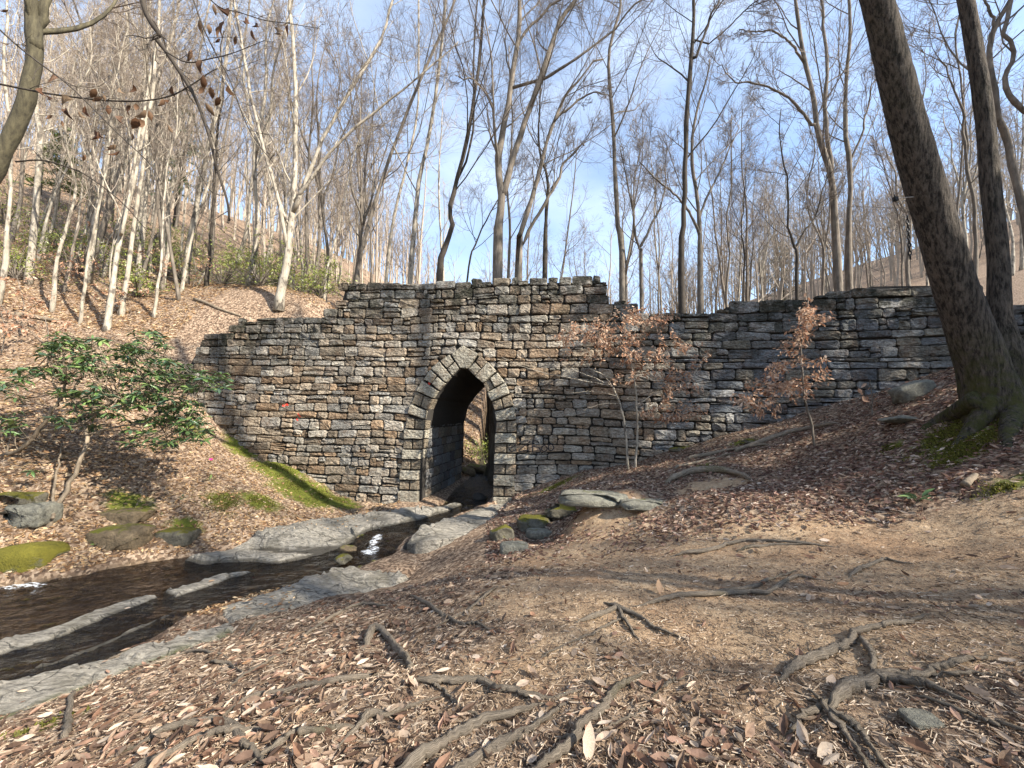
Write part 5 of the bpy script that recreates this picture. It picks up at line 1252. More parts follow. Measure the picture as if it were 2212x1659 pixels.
for k, (s, r) in enumerate(zip(stems, SR)):
    Y0 = float(rb_[1]) if k in (0, 9) else YB
    ln = np.array(stem3(s, Y0, YB + rgr.uniform(-.5, .6)))
    if k == 0: ln[0] = rb_ - np.array([0, 0, .1])
    c = smooth_line(ln, 26); c[1:-1] += rgr.normal(0, .012, (24, 3)); P_.append(c); V, Fs = tubes(c, np.linspace(r, r * .5, 26), 8); part('stem', V, Fs, MT['stem'], rho, dict(Moss=np.zeros(len(V))), True)
cl = []
for (cx, cy, rx, ry, n) in [(420, 720, 170, 230, 26), (640, 640, 260, 110, 20), (920, 590, 150, 120, 14), (820, 820, 220, 120, 24), (1080, 800, 160, 140, 24), (1320, 800, 170, 60, 12), (640, 950, 200, 90, 16), (930, 980, 160, 110, 16), (1180, 1000, 150, 90, 18), (1260, 1130, 90, 70, 8), (900, 1160, 120, 70, 6), (1080, 1180, 60, 50, 4), (560, 1060, 90, 50, 5), (60, 870, 90, 60, 5), (160, 740, 90, 60, 6), (380, 1050, 90, 40, 4), (60, 1080, 80, 90, 5), (230, 1370, 60, 30, 2)]:
    for _ in range(int(n * 2.0)):
        a = rgr.uniform(0, 6.283); q = math.sqrt(rgr.random()); cl.append(at(*q4(cx + rx * q * math.cos(a), cy + ry * q * math.sin(a)), YB + rgr.uniform(-.9, .9)))
cl = np.array(cl); allp = np.concatenate(P_)
tw = []
for c in cl:
    j = int(np.argmin(((allp - c) ** 2).sum(1))); s = allp[j]; mid = (s + c) / 2 + np.array([0, 0, -.08]) + rgr.normal(0, .05, 3); tw.append(smooth_line(np.array([s, mid, c]), 7))
V, Fs = tubes(np.stack(tw), np.linspace(.010, .005, 7)[None].repeat(len(tw), 0), 4); part('twig', V, Fs, MT['stem'], rho, dict(Moss=np.zeros(len(V))))['kind'] = 'stuff'
GREEN = 1.25 * np.array([(.06, .10, .035), (.08, .14, .04), (.04, .075, .035), (.14, .20, .06), (.05, .085, .05)])
gm = leaf_meshes('leaf', MT['green'], GREEN, .3, .05, -.12)
lp, ld, lnm, lsz, lc = [], [], [], [], []
for c in cl:
    m = rgr.integers(7, 11); a0 = rgr.uniform(0, 6.28); dirc = rgr.normal(0, .35, 3) + np.array([.1, -.35, .4])
    for q in range(m):
        a = a0 + q * 6.283 / m + rgr.normal(0, .2); d = np.array([math.cos(a), math.sin(a), rgr.uniform(-.75, .25)]) + dirc * .3
        s = rgr.uniform(.15, .24); d /= np.linalg.norm(d)
        lp.append(c + d * s * .55); ld.append(d); lnm.append(np.array([0, 0, 1.0]) + rgr.normal(0, .3, 3)); lsz.append(s); lc.append(rgr.integers(len(GREEN)))
order = rgr.permutation(len(lp)); first, rest = order[:295], order[295:]
for i in first: leaf_obj(gm[lc[i]], lp[i], ld[i], lnm[i], lsz[i], rho)
V, Fs, C = scatter_leaves(np.array(lp)[rest], np.array(ld)[rest], np.array(lnm)[rest], np.array(lsz)[rest], GREEN[np.array(lc)[rest]], .3, .05, -.12)
part('leaf_mass', V, Fs, MT['green'], rho, dict(Col=C), True)['kind'] = 'stuff'

# ------------------------------------------------------------------ young beeches that kept their leaves
bl = leaf_meshes('leaf', MT['leaf'], np.array([(.52, .36, .25), (.46, .28, .18), (.60, .45, .33), (.40, .21, .125)]), .42, .1, .2)
BC = np.array([(.52, .36, .25), (.46, .28, .18), (.60, .45, .33), (.40, .21, .125)])
def beech(name, base, stems, radii, zones, Y, label, group, seed, barkm, n_leaf, most=295, tint=None, lsize=(.07, .125), foot=0):
    rg_ = np.random.default_rng(seed); root = empty(name, base, label, 'sapling', group); lines = []
    for k, (s, r) in enumerate(zip(stems, radii)):
        ln = np.array(stem3(s, Y, Y + rg_.uniform(-.3, .3)))
        if k <= foot: ln[0] = [ln[0][0], ln[0][1], gz(ln[0][0], ln[0][1]) - .1]
        c = smooth_line(ln, 24); c[1:-1] += rg_.normal(0, .008, (22, 3)); lines.append(c); V, Fs = tubes(c, np.linspace(r, r * .4, 24), 6); part('stem', V, Fs, MT[barkm], root, None, True)
    allp = np.concatenate(lines); tw, lp, ld, ci = [], [], [], []
    for cx, cy, rx, ry, n in zones:
        for _ in range(n):
            a = rg_.uniform(0, 6.283); q = math.sqrt(rg_.random()); e = at(cx + rx * q * math.cos(a), cy + ry * q * math.sin(a), Y + rg_.uniform(-.8, .6))
            j = int(np.argmin(((allp - e) ** 2).sum(1) + 2.0 * np.maximum(0, allp[:, 2] - e[2] - .1) ** 2)); s = allp[j]
            if np.linalg.norm(e - s) > 1.2: s = s + (e - s) * .25
            L_ = smooth_line(np.array([s, s + (e - s) * .5 + np.array([0, 0, .05]), e]), 7); tw.append(L_)
            for _k in range(n_leaf):
                f_ = rg_.uniform(.35, 1.05); p = s + (e - s) * f_ + rg_.normal(0, .05, 3)
                d = (e - s) / (np.linalg.norm(e - s) + 1e-6) * .7 + np.array([rg_.normal(0, .5), rg_.normal(0, .5), -rg_.uniform(.2, 1.0)])
                lp.append(p); ld.append(d); ci.append(rg_.integers(len(BC)))
    V, Fs = tubes(np.stack(tw), np.linspace(.006, .0025, 7)[None].repeat(len(tw), 0), 3); part('twig', V, Fs, MT[barkm], root)['kind'] = 'stuff'
    lp = np.array(lp); ld = np.array(ld); ci = np.array(ci); n = len(lp); order = rg_.permutation(n); sz = rg_.uniform(*lsize, n); nm = rg_.normal(size=(n, 3)) + np.array([0, -.6, .8])
    for i in order[:most]: leaf_obj(bl[ci[i]], lp[i], ld[i], nm[i], sz[i], root)
    if n > most:
        r_ = order[most:]; V, Fs, C = scatter_leaves(lp[r_], ld[r_], nm[r_], sz[r_], BC[ci[r_]] * rg_.uniform(.7, 1.15, (len(r_), 1)), .42, .1, .2)
        part('leaf_mass', V, Fs, MT['leaf'], root, dict(Col=C))['kind'] = 'stuff'
    return root
GB = 'young beeches holding copper leaves'
b0 = at(1362, 1000, 10.6); YA = 10.6; b0[2] = gz(b0[0], b0[1])
Z5 = lambda *z: [(q5(a, b)[0], q5(a, b)[1], c * .336, d * .336, n) for a, b, c, d, n in z]
Z6 = lambda *z: [(q6(a, b)[0], q6(a, b)[1], c * .336, d * .336, n) for a, b, c, d, n in z]
beech('beech_sapling', b0, [[(1358, 1002), q5(1830, 1100), q5(1800, 950), q5(1745, 830), q5(1680, 760), q5(1600, 720)], [(1372, 998), q5(1910, 970), q5(1885, 760), q5(1850, 600), q5(1830, 450)],
       [q5(1740, 830), q5(1600, 770), q5(1400, 690), q5(1300, 610), q5(1250, 560)], [q5(1720, 830), q5(1500, 790), q5(1350, 760), q5(1200, 720), q5(1040, 650)], [q5(1780, 900), q5(1640, 870), q5(1480, 880)],
       [q5(1905, 960), q5(2000, 900), q5(2120, 840), q5(2250, 800)], [q5(1885, 780), q5(2000, 690), q5(2150, 600)], [q5(1860, 640), q5(1750, 560), q5(1600, 520), q5(1420, 510)], [q5(1850, 560), q5(1950, 430), q5(2080, 380)], [q5(1905, 1000), q5(2020, 990), q5(2160, 1040)], [q5(1800, 950), q5(1700, 950), q5(1560, 990)]],
      [.034, .034, .014, .013, .009, .013, .012, .013, .011, .011, .008],
      Z5((1480, 530, 110, 50, 14), (1640, 480, 200, 100, 34), (1600, 600, 180, 60, 24), (1800, 400, 130, 90, 18), (2000, 400, 190, 90, 26), (2000, 560, 200, 80, 26), (1850, 620, 140, 90, 18), (2050, 720, 200, 80, 24), (2200, 820, 190, 80, 22), (2080, 1020, 140, 60, 18), (1850, 780, 110, 50, 8), (2250, 960, 170, 90, 16), (2300, 620, 100, 60, 10)),
      YA, 'pale two stemmed beech sapling with copper leaves right of the arch', GB, 51, 'bark_pale', 13, foot=1)
b1 = ground(1760, 965); YC = float(b1[1])
beech('beech_sapling', b1, [[(1760, 968), q6(840, 1050), q6(800, 900), q6(785, 700), q6(780, 560), q6(800, 420), q6(825, 290)], [q6(795, 860), q6(680, 850), q6(560, 870), q6(430, 920)], [q6(800, 900), q6(640, 950), q6(520, 1000)], [q6(785, 700), q6(680, 710), q6(570, 720)], [q6(800, 420), q6(880, 420), q6(980, 440)], [q6(785, 700), q6(880, 680), q6(960, 660)]],
      [.026, .010, .009, .008, .008, .008],
      Z6((820, 330, 40, 50, 6), (860, 400, 130, 60, 20), (790, 480, 90, 50, 14), (730, 580, 90, 60, 16), (650, 710, 90, 30, 9), (850, 670, 110, 40, 9), (640, 830, 220, 60, 32), (760, 870, 120, 60, 14), (470, 920, 160, 50, 16), (560, 1000, 120, 40, 9), (930, 800, 50, 40, 6)),
      YC, 'slender beech sapling with rust red leaves in front of the grey wall', GB, 52, 'bark_mid', 10)
# smaller leafy brush
def brush(px, py, Y, w, h, label, seed, n=14, nl=6, group='leafy brush'):
    x, yy, _z = at(px, py, Y); z = gz(x, yy); b = np.array([x, yy, z]); k_ = FP / Y
    # work in picture units round its foot, so the sapling helper can be reused
    d = b - np.array([0, 0, EYE]); cx = 1106 + FP * (d @ CR) / (d @ F_); cy = 829.5 - FP * (d @ CU) / (d @ F_)
    W_, H_ = w * k_, h * k_
    st = [[(cx, cy + 3), (cx + .05 * W_, cy - H_ * .5), (cx - .03 * W_, cy - H_)], [(cx, cy - H_ * .2), (cx - .3 * W_, cy - H_ * .6), (cx - .5 * W_, cy - H_ * .75)], [(cx, cy - H_ * .3), (cx + .3 * W_, cy - H_ * .6), (cx + .5 * W_, cy - H_ * .7)]]
    return beech('beech_brush', b, st, [.02, .012, .012], [(cx, cy - H_ * .65, W_ * .5, H_ * .4, n)], Y, label, group, seed, 'bark_mid', nl, most=40, lsize=(.1, .17))
brush(800, 600, 19, 1.6, 2.2, 'orange leaved brush showing over the left end of the parapet', 61)
brush(1830, 620, 16, 2.6, 2.6, 'copper leaved brush above the approach wall beside the forked tree', 62, 22)
brush(1960, 640, 14, 2.0, 2.0, 'copper leaved brush above the wall left of the leaning trunk', 63, 14)
brush(60, 560, 14, 3.0, 2.2, 'red brown beech brush on the left slope near the picture edge', 64, 30, 8)
brush(150, 540, 17, 3.0, 2.2, 'red brown beech brush below the forked white trunk', 65, 30, 8)
brush(330, 560, 19, 2.4, 2.0, 'red brown beech brush right of the white pair', 66, 22, 8)
brush(200, 470, 22, 3.0, 2.5, 'red brown beech brush high on the left slope', 67, 26, 8)
brush(20, 610, 13, 2.4, 1.6, 'low rust brown brush in the left corner of the slope', 70, 24, 8)
brush(260, 610, 16, 2.4, 1.5, 'low rust brown brush between the white trunks', 71, 20, 8)
brush(110, 640, 13.5, 2.2, 1.3, 'low rust brown brush right of the fallen log', 72, 18, 8)
brush(420, 590, 20, 2.6, 1.8, 'rust brown brush below the laurels', 73, 20, 8)
brush(1880, 880, 8.5, .5, .8, 'small dead leaved twigs at the wall foot', 68, 4, 3)
# laurel shrubs on the hillside
def laurel(px, py, Y, w, h, seed, label):
    x, yy, _z = at(px, py, Y); z = gz(x, yy); rg_ = np.random.default_rng(seed); root = empty('laurel_shrub', (x, yy, z), label, 'shrub', 'laurel shrubs on the left hillside')
    n = 46; e = rg_.normal(size=(n, 3)) * np.array([w * .42, w * .3, h * .28]) + np.array([0, 0, h * .6]); e[:, 2] = np.maximum(e[:, 2], .2)
    L_ = np.stack([smooth_line(np.array([(0, 0, 0), (q[0] * .4, q[1] * .4, q[2] * .6), q]), 6) for q in e])
    V, Fs = tubes(L_, np.linspace(.025, .006, 6)[None].repeat(n, 0), 4); link('stem', mesh('stem', V, Fs, MT['bark_mid']), root)
    c = np.repeat(e, 24, 0) + rg_.normal(0, .16, (n * 24, 3)) * np.array([1.6, 1.6, .8]); d = rg_.normal(size=c.shape) + np.array([0, 0, .3])
    V, Fs, C = scatter_leaves(c, d, rg_.normal(size=c.shape) + np.array([0, 0, 1]), rg_.uniform(.10, .19, len(c)), np.array([(.17, .2, .04)]) * rg_.uniform(.5, 1.6, (len(c), 1)), .34, .05, 0, True)
    o = link('foliage', mesh('foliage', V, Fs, MT['green'], dict(Col=C)), root); o['kind'] = 'stuff'
for k, (px, py, Y, w, h, lab) in enumerate([(400, 560, 23, 3.2, 2.2, 'yellow green laurel between the dark straight trunk and the white pair'), (480, 600, 22, 3.2, 2.0, 'laurel just left of the many stemmed tree'), (545, 590, 25, 3.4, 2.4, 'laurel behind the many stemmed tree, upper left'), (560, 640, 19, 2.4, 1.6, 'low laurel at the foot of the many stemmed tree'),
                                            (660, 620, 22, 3.0, 2.2, 'bright laurel right of the many stemmed tree'), (690, 660, 19, 1.6, 1.4, 'small laurel beside the parapet end'), (330, 540, 26, 3.4, 2.2, 'laurel high on the slope above the brown brush'), (250, 480, 28, 3.4, 2.2, 'yellow green laurel behind the forked white trunk'), (110, 500, 22, 2.6, 1.8, 'laurel behind the brown brush near the left edge'), (610, 570, 28, 3.4, 2.5, 'laurel farthest up behind the many stemmed tree'), (430, 500, 31, 3.4, 2.4, 'laurel under the grey trunk high on the hillside'), (40, 540, 17, 2.6, 1.6, 'low laurel left of the thick white trunk'), (180, 560, 20, 3.0, 1.8, 'low laurel right of the thick white trunk'), (300, 600, 18, 2.4, 1.3, 'low laurel behind the white pair'), (365, 500, 24, 3.2, 2.2, 'laurel beside the foot of the broad pale leaning trunk'), (20, 430, 24, 3.4, 2.6, 'tall laurel at the left picture edge')]):
    laurel(px, py, Y, w, h, 200 + k, lab)
x, y, _z = at(1040, 940, 21); laurel(1043, 945, 20.5, 1.4, 1.6, 230, 'green laurel on the sunlit bank seen through the arch')
# mossy tree beyond the arch, roots over the bank
pt = at(1066, 1010, 18.0)
S = [stem3([(1052, 1040), (1060, 1000), (1066, 940), (1068, 880), (1075, 780), (1080, 600)], 18.2, 18.6)]; S[0][0] = np.array([S[0][0][0], S[0][0][1], gz(*S[0][0][:2]) - .1])
t_ = feature([([(1052, 1035), (1062, 990), (1068, 930), (1070, 860), (1075, 780), (1078, 640)], 18.2, 18.4, .2, .08, True)], 'mossy trunk on the bank glimpsed through the arch', 'bark_moss', 'twig', 240, G1, n1=6, t0=.7)

# ------------------------------------------------------------------ surface roots
rgq = np.random.default_rng(33)
def root_obj(pts, r, label, bury=.35, name='tree_root', m='root'):
    P = np.array([ground(px, py) for px, py in pts])[:, :3]; a_ = P[0] - P[1]; b_ = P[-1] - P[-2]; P = np.vstack([P[0] + a_ / np.linalg.norm(a_) * .22, P, P[-1] + b_ / np.linalg.norm(b_) * .3]); P = smooth_line(P, max(18, len(P) * 7)); n = len(P)
    t = np.linspace(0, 1, n); P[:, 2] = H(P[:, 0], P[:, 1], False)
    P[:, 2] = np.convolve(np.pad(P[:, 2], 2, 'edge'), np.ones(5) / 5, 'valid')
    env = sstep(0, 1, np.minimum(1, np.minimum(t, 1 - t) * 4.5)); lump = fbm(t * 5, t * 0 + r * 999, 5, 2)
    rr = .86 * r * (.22 + .78 * env) * (1 + .3 * lump) * (1.1 - .5 * t)
    P[:, 2] += r * (1.35 * env - .45) + .016 * fbm(t * 4, t * 0 + 7, 15, 2)
    P[:, :2] += (rgq.normal(0, .006, (n, 2)))
    V, Fs = tubes(P, rr, 9); o_ = V.reshape(n, 9, 3); o_ = P[:, None] + (o_ - P[:, None]) * (1 + .5 * fbm(np.arange(9)[None] * 1.7 + t[:, None] * 2, t[:, None] * 5 + r * 500 + 0 * np.arange(9)[None], 77, 3))[..., None]
    V = o_.reshape(-1, 3); mo = np.clip((fbm(V[:, 0] * 3, V[:, 1] * 3, 88, 2) - .25) * 3, 0, .7)
    aa = np.arange(9) * 2 * np.pi / 9; sl_ = np.concatenate([[0], np.cumsum(np.linalg.norm(np.diff(P, axis=0), axis=1))])
    gr = np.stack([np.repeat(np.cos(aa)[None], n, 0) * .6, np.repeat(np.sin(aa)[None], n, 0) * .6, np.repeat(sl_[:, None], 9, 1) * 5 + r * 900], -1).reshape(-1, 3)
    me = mesh(name, V - P[n // 2], Fs, MT[m], dict(Moss=mo, Grain=gr), True); o = link(name, me); o.location = [float(c) for c in P[n // 2]]
    return tag(o, label, 'root', 'roots crossing the trampled ground')
RT = [(8, [(590, 400), (700, 380), (850, 370), (1000, 362), (1100, 362), (1160, 320), (1230, 285), (1310, 295)], .026, 'long dark root ending in a raised knot in the middle of the right foreground'),
      (8, [(930, 350), (1060, 330), (1085, 305), (1140, 290), (1200, 270)], .02, 'short mossy root rejoining the long dark root at its knot'),
      (8, [(330, 470), (400, 440), (455, 418), (480, 470), (520, 525)], .022, 'bent root arching up and diving down, left leg of an A shape'),
      (8, [(455, 418), (540, 465), (600, 500), (660, 530)], .02, 'right leg of the A shaped root pair'),
      (8, [(455, 475), (380, 515), (280, 560), (170, 610), (130, 640)], .011, 'thin root trailing left from the A shaped pair'),
      (8, [(1175, 730), (1250, 680), (1350, 640), (1420, 600), (1470, 570), (1490, 525), (1580, 510), (1680, 490), (1780, 462)], .028, 'stepped root climbing to the right over a mossy hollow'),
      (8, [(1400, 830), (1450, 790), (1520, 765), (1600, 750), (1700, 755), (1780, 770), (1880, 800)], .036, 'thickest pale root at lower right, arching over the dirt'),
      (8, [(1560, 735), (1650, 722), (1760, 722), (1830, 700), (1920, 670), (2010, 655)], .022, 'root running right from behind the thickest pale root'),
      (8, [(1540, 605), (1560, 650), (1565, 730)], .022, 'short dark upright root dropping into the thickest pale root'),
      (8, [(1340, 845), (1380, 900), (1440, 980), (1500, 1060), (1540, 1130)], .018, 'left of two parallel roots running out at the bottom edge'),
      (8, [(1400, 890), (1480, 960), (1550, 1040), (1610, 1130)], .018, 'right of two parallel roots running out at the bottom edge'),
      (8, [(1280, 900), (1320, 880), (1350, 845)], .017, 'stub of root where the two parallel roots start'),
      (8, [(120, 1130), (220, 1060), (290, 970), (370, 890), (430, 810), (480, 760), (540, 725)], .026, 'smooth forking root at bottom centre beside a big pale leaf'),
      (8, [(290, 1000), (370, 960), (470, 920), (550, 880), (600, 855)], .012, 'thin side root leaving the smooth forking root'),
      (8, [(740, 185), (840, 175), (930, 150), (1020, 130), (1150, 135), (1300, 140)], .028, 'long low root lying across the bare dirt below the bank'),
      (8, [(1030, 155), (1120, 145), (1260, 142)], .02, 'short root just in front of the long low root'),
      (8, [(1490, 270), (1540, 240), (1610, 210), (1640, 215)], .022, 'pale barkless root stub on the dirt near the right'),
      (8, [(-30, 1010), (70, 950), (150, 915)], .02, 'weathered root fading out at lower centre'),
      (8, [(-10, 795), (90, 815), (180, 815), (250, 795)], .016, 'pair of thin roots crossing the centre foreground'),
      (8, [(1930, 890), (2050, 915), (2160, 945)], .014, 'thin root near the lower right picture corner'),
      (8, [(1950, 715), (2100, 720), (2212, 735)], .012, 'thin dark root running off the right picture edge'),
      (8, [(660, 770), (700, 735), (760, 715), (830, 700), (960, 695)], .009, 'thin dark root curling through the dark dirt in the centre'),
      (7, [(1585, 575), (1610, 525), (1650, 530), (1690, 570), (1730, 620), (1765, 665)], .042, 'thick weathered root stub rising like a fin left of centre'),
      (7, [(1690, 405), (1600, 405), (1540, 410), (1470, 440), (1350, 510), (1250, 590), (1150, 660), (1050, 720), (980, 770)], .022, 'long straight root running down from the broad slab'),
      (7, [(1785, 370), (1840, 400), (1900, 440), (1940, 465), (2000, 490), (2060, 490), (2110, 515)], .022, 'knotty root left of the A shaped pair'),
      (7, [(2120, 350), (2050, 410), (1990, 440), (1930, 480)], .016, 'half buried root crossing the knotty one'),
      (7, [(1590, 720), (1450, 745), (1320, 760), (1200, 790), (1100, 810), (1010, 860)], .026, 'long dark root sweeping left below the fin like stub'),
      (7, [(1850, 750), (1950, 745), (2080, 755), (2160, 780), (2230, 790)], .024, 'arched root with moss under it in the centre foreground'),
      (7, [(1870, 755), (1920, 800), (1990, 840), (2060, 890)], .014, 'thin root branching down from the arched root'),
      (7, [(1570, 920), (1600, 890), (1680, 890), (1760, 855)], .022, 'short humped root in the leaves left of bottom centre'),
      (7, [(640, 1000), (720, 960), (850, 930), (950, 925), (1000, 940), (1040, 1000), (1090, 1050), (1140, 1085)], .026, 'root bending like an elbow at lower left'),
      (7, [(600, 1130), (750, 1050), (870, 985), (1010, 960)], .03, 'thick root running beside the elbow root to the bottom edge'),
      (7, [(1210, 1015), (1280, 980), (1400, 960), (1500, 950)], .022, 'low root with a mossy underside in the leaves'),
      (7, [(1760, 1130), (1880, 1050), (1990, 980), (2080, 930), (2230, 885)], .032, 'thick dark root rising from the bottom edge at the centre'),
      (7, [(2010, 1130), (2120, 1050), (2230, 990)], .026, 'second dark root parallel to the thick one at the bottom edge'),
      (7, [(640, 670), (740, 630), (830, 605), (950, 620)], .02, 'root half covered by leaves beside the mossy ledge'),
      (7, [(930, 660), (990, 665), (1040, 690)], .018, 'short dark root in the leaves below the mossy ledge'),
      (7, [(285, 960), (300, 860), (322, 770)], .03, 'upright grey stick like root at the lower left edge'),
      (7, [(1075, 525), (1110, 480), (1200, 460)], .018, 'curved root at the lower edge of the broad slab'),
      (7, [(440, 680), (480, 645), (530, 620)], .022, 'knobby root end on the mossy ledge')]
for k, (q, pts, r, lab) in enumerate(RT): root_obj([(q7 if q == 7 else q8)(*p) for p in pts], r, lab)
root_obj([(1450, 1040), (1490, 1026), (1540, 1020), (1580, 1028), (1612, 1034)], .085, 'thick root bridging an earth hollow on the right bank')
root_obj([(1600, 975), (1670, 950), (1740, 930), (1790, 920)], .07, 'long root on the right bank below the rust red sapling')
root_obj([(1500, 990), (1580, 975), (1640, 965)], .05, 'root on the right bank just above the earth hollow')
root_obj([(1470, 1010), (1530, 995), (1570, 985)], .04, 'mossy root stepping up the right bank')
# fallen stick on the hillside and the bank
def stick(pts, r, label, lift=.05):
    P = np.array([ground(*p) for p in pts]); P = smooth_line(P, 16); P[:, 2] = H(P[:, 0], P[:, 1], False) + lift
    V, Fs = tubes(P, np.linspace(r, r * .5, 16), 7); o = link('fallen_branch', mesh('fallen_branch', V - P[8], Fs, MT['stem'], dict(Moss=np.zeros(len(V))), True)); o.location = P[8]
    tag(o, label, 'branch', 'fallen branches')
stick([(0, 690), (60, 692), (130, 700)], .13, 'mossy fallen log on the left slope above the bush', .1)
stick([(420, 650), (470, 670), (520, 690)], .08, 'dark fallen branch on the leaves behind the bridge end')
stick([(2085, 1060), (2105, 1040), (2112, 1032)], .05, 'pale broken branch stub on the right bank')
stick([(220, 1192), (245, 1160), (262, 1135)], .02, 'thin stick lying on the left bank by the creek')
stick([(1590, 1030), (1620, 1045), (1650, 1062)], .012, 'thin stick below the root hollow')
stick([(280, 950), (330, 940), (380, 935)], .02, 'thin stick under the rhododendron')

# ------------------------------------------------------------------ small plants on the ground
def fern(px, py, label, seed, s=.3, n=9):
    rg_ = np.random.default_rng(seed); b = ground(px, py); root = empty('leafy_plant', b, label, 'plant', 'small green plants on the ground')
    for k in range(n):
        a = rg_.uniform(0, 6.28); d = np.array([math.cos(a), math.sin(a), rg_.uniform(.2, .9)]); p = b + d * s * rg_.uniform(.25, .6) + np.array([0, 0, .03]); leaf_obj(gm[int(rg_.integers(len(gm)))], p, d, np.array([0, 0, 1.0]) + rg_.normal(0, .3, 3), s * rg_.uniform(.5, .8), root)
    L_ = np.stack([smooth_line(np.array([b, b + np.array([math.cos(a), math.sin(a), 1.2]) * s * .2, b + np.array([math.cos(a), math.sin(a), .8]) * s * .5]), 5) for a in rg_.uniform(0, 6.28, 5)])
    V, Fs = tubes(L_, np.full((5, 5), .004), 4); part('stem', V, Fs, MT['green'], root, dict(Col=np.repeat(GREEN[1][None], len(V), 0)))
fern(1982, 1085, 'small green plant in the leaves on the right bank', 1, .26)
fern(210, 1180, 'green sprig hanging at the creek edge below the mossy ledge', 2, .2, 6)
fern(452, 1040, 'green sprout on the sunlit left bank', 3, .25, 6)
fern(395, 880 + 200, 'tiny seedling on the left bank by the shadow streak', 4, .15, 5)
# a pink flower on the left bank
b = ground(455, 1003); fl = empty('pink_flower', b, 'single pink flower in the leaf litter of the left bank', 'flower')
V, Fs = tubes(np.array([b, b + np.array([.02, 0, .12])]), np.array([.006, .005]), 5); part('stalk', V, Fs, MT['green'], fl, dict(Col=np.repeat(GREEN[1][None], len(V), 0)))
pm_ = mesh('petal', leaf_geo(.7, .1, .15)[0], leaf_geo(.7, .1, .15)[1], MT['pink'], None, True)
for k in range(5):
    a = k * 1.2566; o = bpy.data.objects.new('petal', pm_); COL.objects.link(o); o.parent = fl
    d = Vector((math.cos(a), math.sin(a) * .6 - .3, .5)); o.matrix_local = Matrix.Translation(Vector((.02, 0, .13)) + d * .03) @ orient(d, (0, -1, .6)) @ Matrix.Scale(.075, 4)

# ------------------------------------------------------------------ leaf litter
def gnormal(x, y, e=.06):
    nx_ = -(H(x + e, y) - H(x - e, y)) / (2 * e); ny_ = -(H(x, y + e) - H(x, y - e)) / (2 * e); n = np.stack([nx_, ny_, np.ones_like(nx_)], 1); return n / np.linalg.norm(n, axis=1, keepdims=True)
def litter(name, n, pick, size, label, tint, seed, dens, flat=.35, lite=True):
    rg_ = np.random.default_rng(seed); x, y = pick(rg_, n)
    d, wz, _p = stream(x, y); keep_ = d > .04
    for (_, sz, th, _q), poly in zip(SLABS, SLABP): keep_ &= ~(inpoly(x, y, poly) & (rg_.random(len(x)) < .93))
    wf = W(x); keep_ &= ~((y > wf - .05) & (y < wf + TH + .1) & (x > -13.5))
    keep_ &= rg_.random(len(x)) < dens(x, y)
    x, y = x[keep_], y[keep_]; z = H(x, y); n_ = gnormal(x, y); m = len(x)
    for (_, sz, th, _q), poly in zip(SLABS, SLABP): z = np.where(inpoly(x, y, poly), sz + .025, z)
    nn = n_ + rg_.normal(0, flat, (m, 3)); a = rg_.uniform(0, 6.283, m); dr = np.stack([np.cos(a), np.sin(a), rg_.normal(0, flat * .6, m)], 1); dr -= (dr * n_).sum(1, keepdims=True) * n_ * .8
    s = np.exp(rg_.uniform(math.log(size[0]), math.log(size[1]), m)); pal = np.array(tint); c = pal[rg_.integers(len(pal), size=m)] * rg_.uniform(.7, 1.45, (m, 1))
    P = np.stack([x, y, z], 1) + n_ * (s * rg_.uniform(.05, .22, m))[:, None]
    V, Fs, C = scatter_leaves(P, dr, nn, s, c, .42, .1, .16, lite)
    tag(link(name, mesh(name, V, Fs, MT['leaf'], dict(Col=C))), label, 'leaves', kind='stuff')
def pix(px, py, Yr):                                     # random ground points spread evenly over a part of the view
    def f_(rg_, n):
        x0, x1 = px; out = []
        Y = np.exp(rg_.uniform(math.log(Yr[0]), math.log(Yr[1]), n)); x = (rg_.uniform(x0, x1, n) - 1106) / FP * Y
        return x, Y
    return f_
def dirtv(x, y): return masks(x, y)[0]
NEAR = [(.38, .285, .205), (.45, .35, .26), (.28, .195, .135), (.52, .43, .335), (.17, .10, .065), (.33, .21, .15), (.22, .13, .085), (.11, .07, .05), (.13, .085, .06)]
BANK = [(.28, .18, .13), (.38, .28, .21), (.2, .115, .08), (.13, .075, .055), (.25, .155, .12), (.09, .055, .045), (.5, .41, .33), (.12, .07, .055)]
HILL = [(.42, .285, .155), (.5, .37, .215), (.32, .20, .105), (.38, .245, .125), (.22, .13, .07), (.55, .44, .29), (.15, .09, .05), (.26, .155, .08)]
litter('leaf_litter', 26000, pix((-100, 2320), 0, (1.5, 6.5)), (.02, .115), 'dry brown leaves scattered over the trampled foreground', NEAR, 1, lambda x, y: .95 * (1 - .9 * dirtv(x, y)) * np.clip(.14 + .7 * sstep(.9, -1.6, x) + .45 * sstep(3.4, 5.5, y + x * .1) + 1.3 * fbm(x * 1.5, y * 1.5, 4, 3), .05, 1), lite=False)
litter('leaf_litter', 42000, pix((1060, 2320), 0, (4.6, 12.5)), (.05, .12), 'deep drift of brown leaves on the right bank', BANK, 2, lambda x, y: (1 - .93 * dirtv(x, y)) * sstep(.0, .5, y - (5.6 - .12 * x) + .5 * fbm(x, y, 8, 2)) * (1 - .97 * masks(x, y)[1]), .45)
litter('leaf_litter', 52000, pix((-300, 900), 0, (5, 16)), (.05, .12), 'orange brown leaves covering the sunlit left bank', HILL, 3, lambda x, y: sstep(.0, .12, stream(x, y)[0]) * np.where((x < -3.4), 1, 0) * (y > 6.2 - 0 * x) * (1 - .85 * np.clip(masks(x, y)[1] * 1.2, 0, 1)), .4)
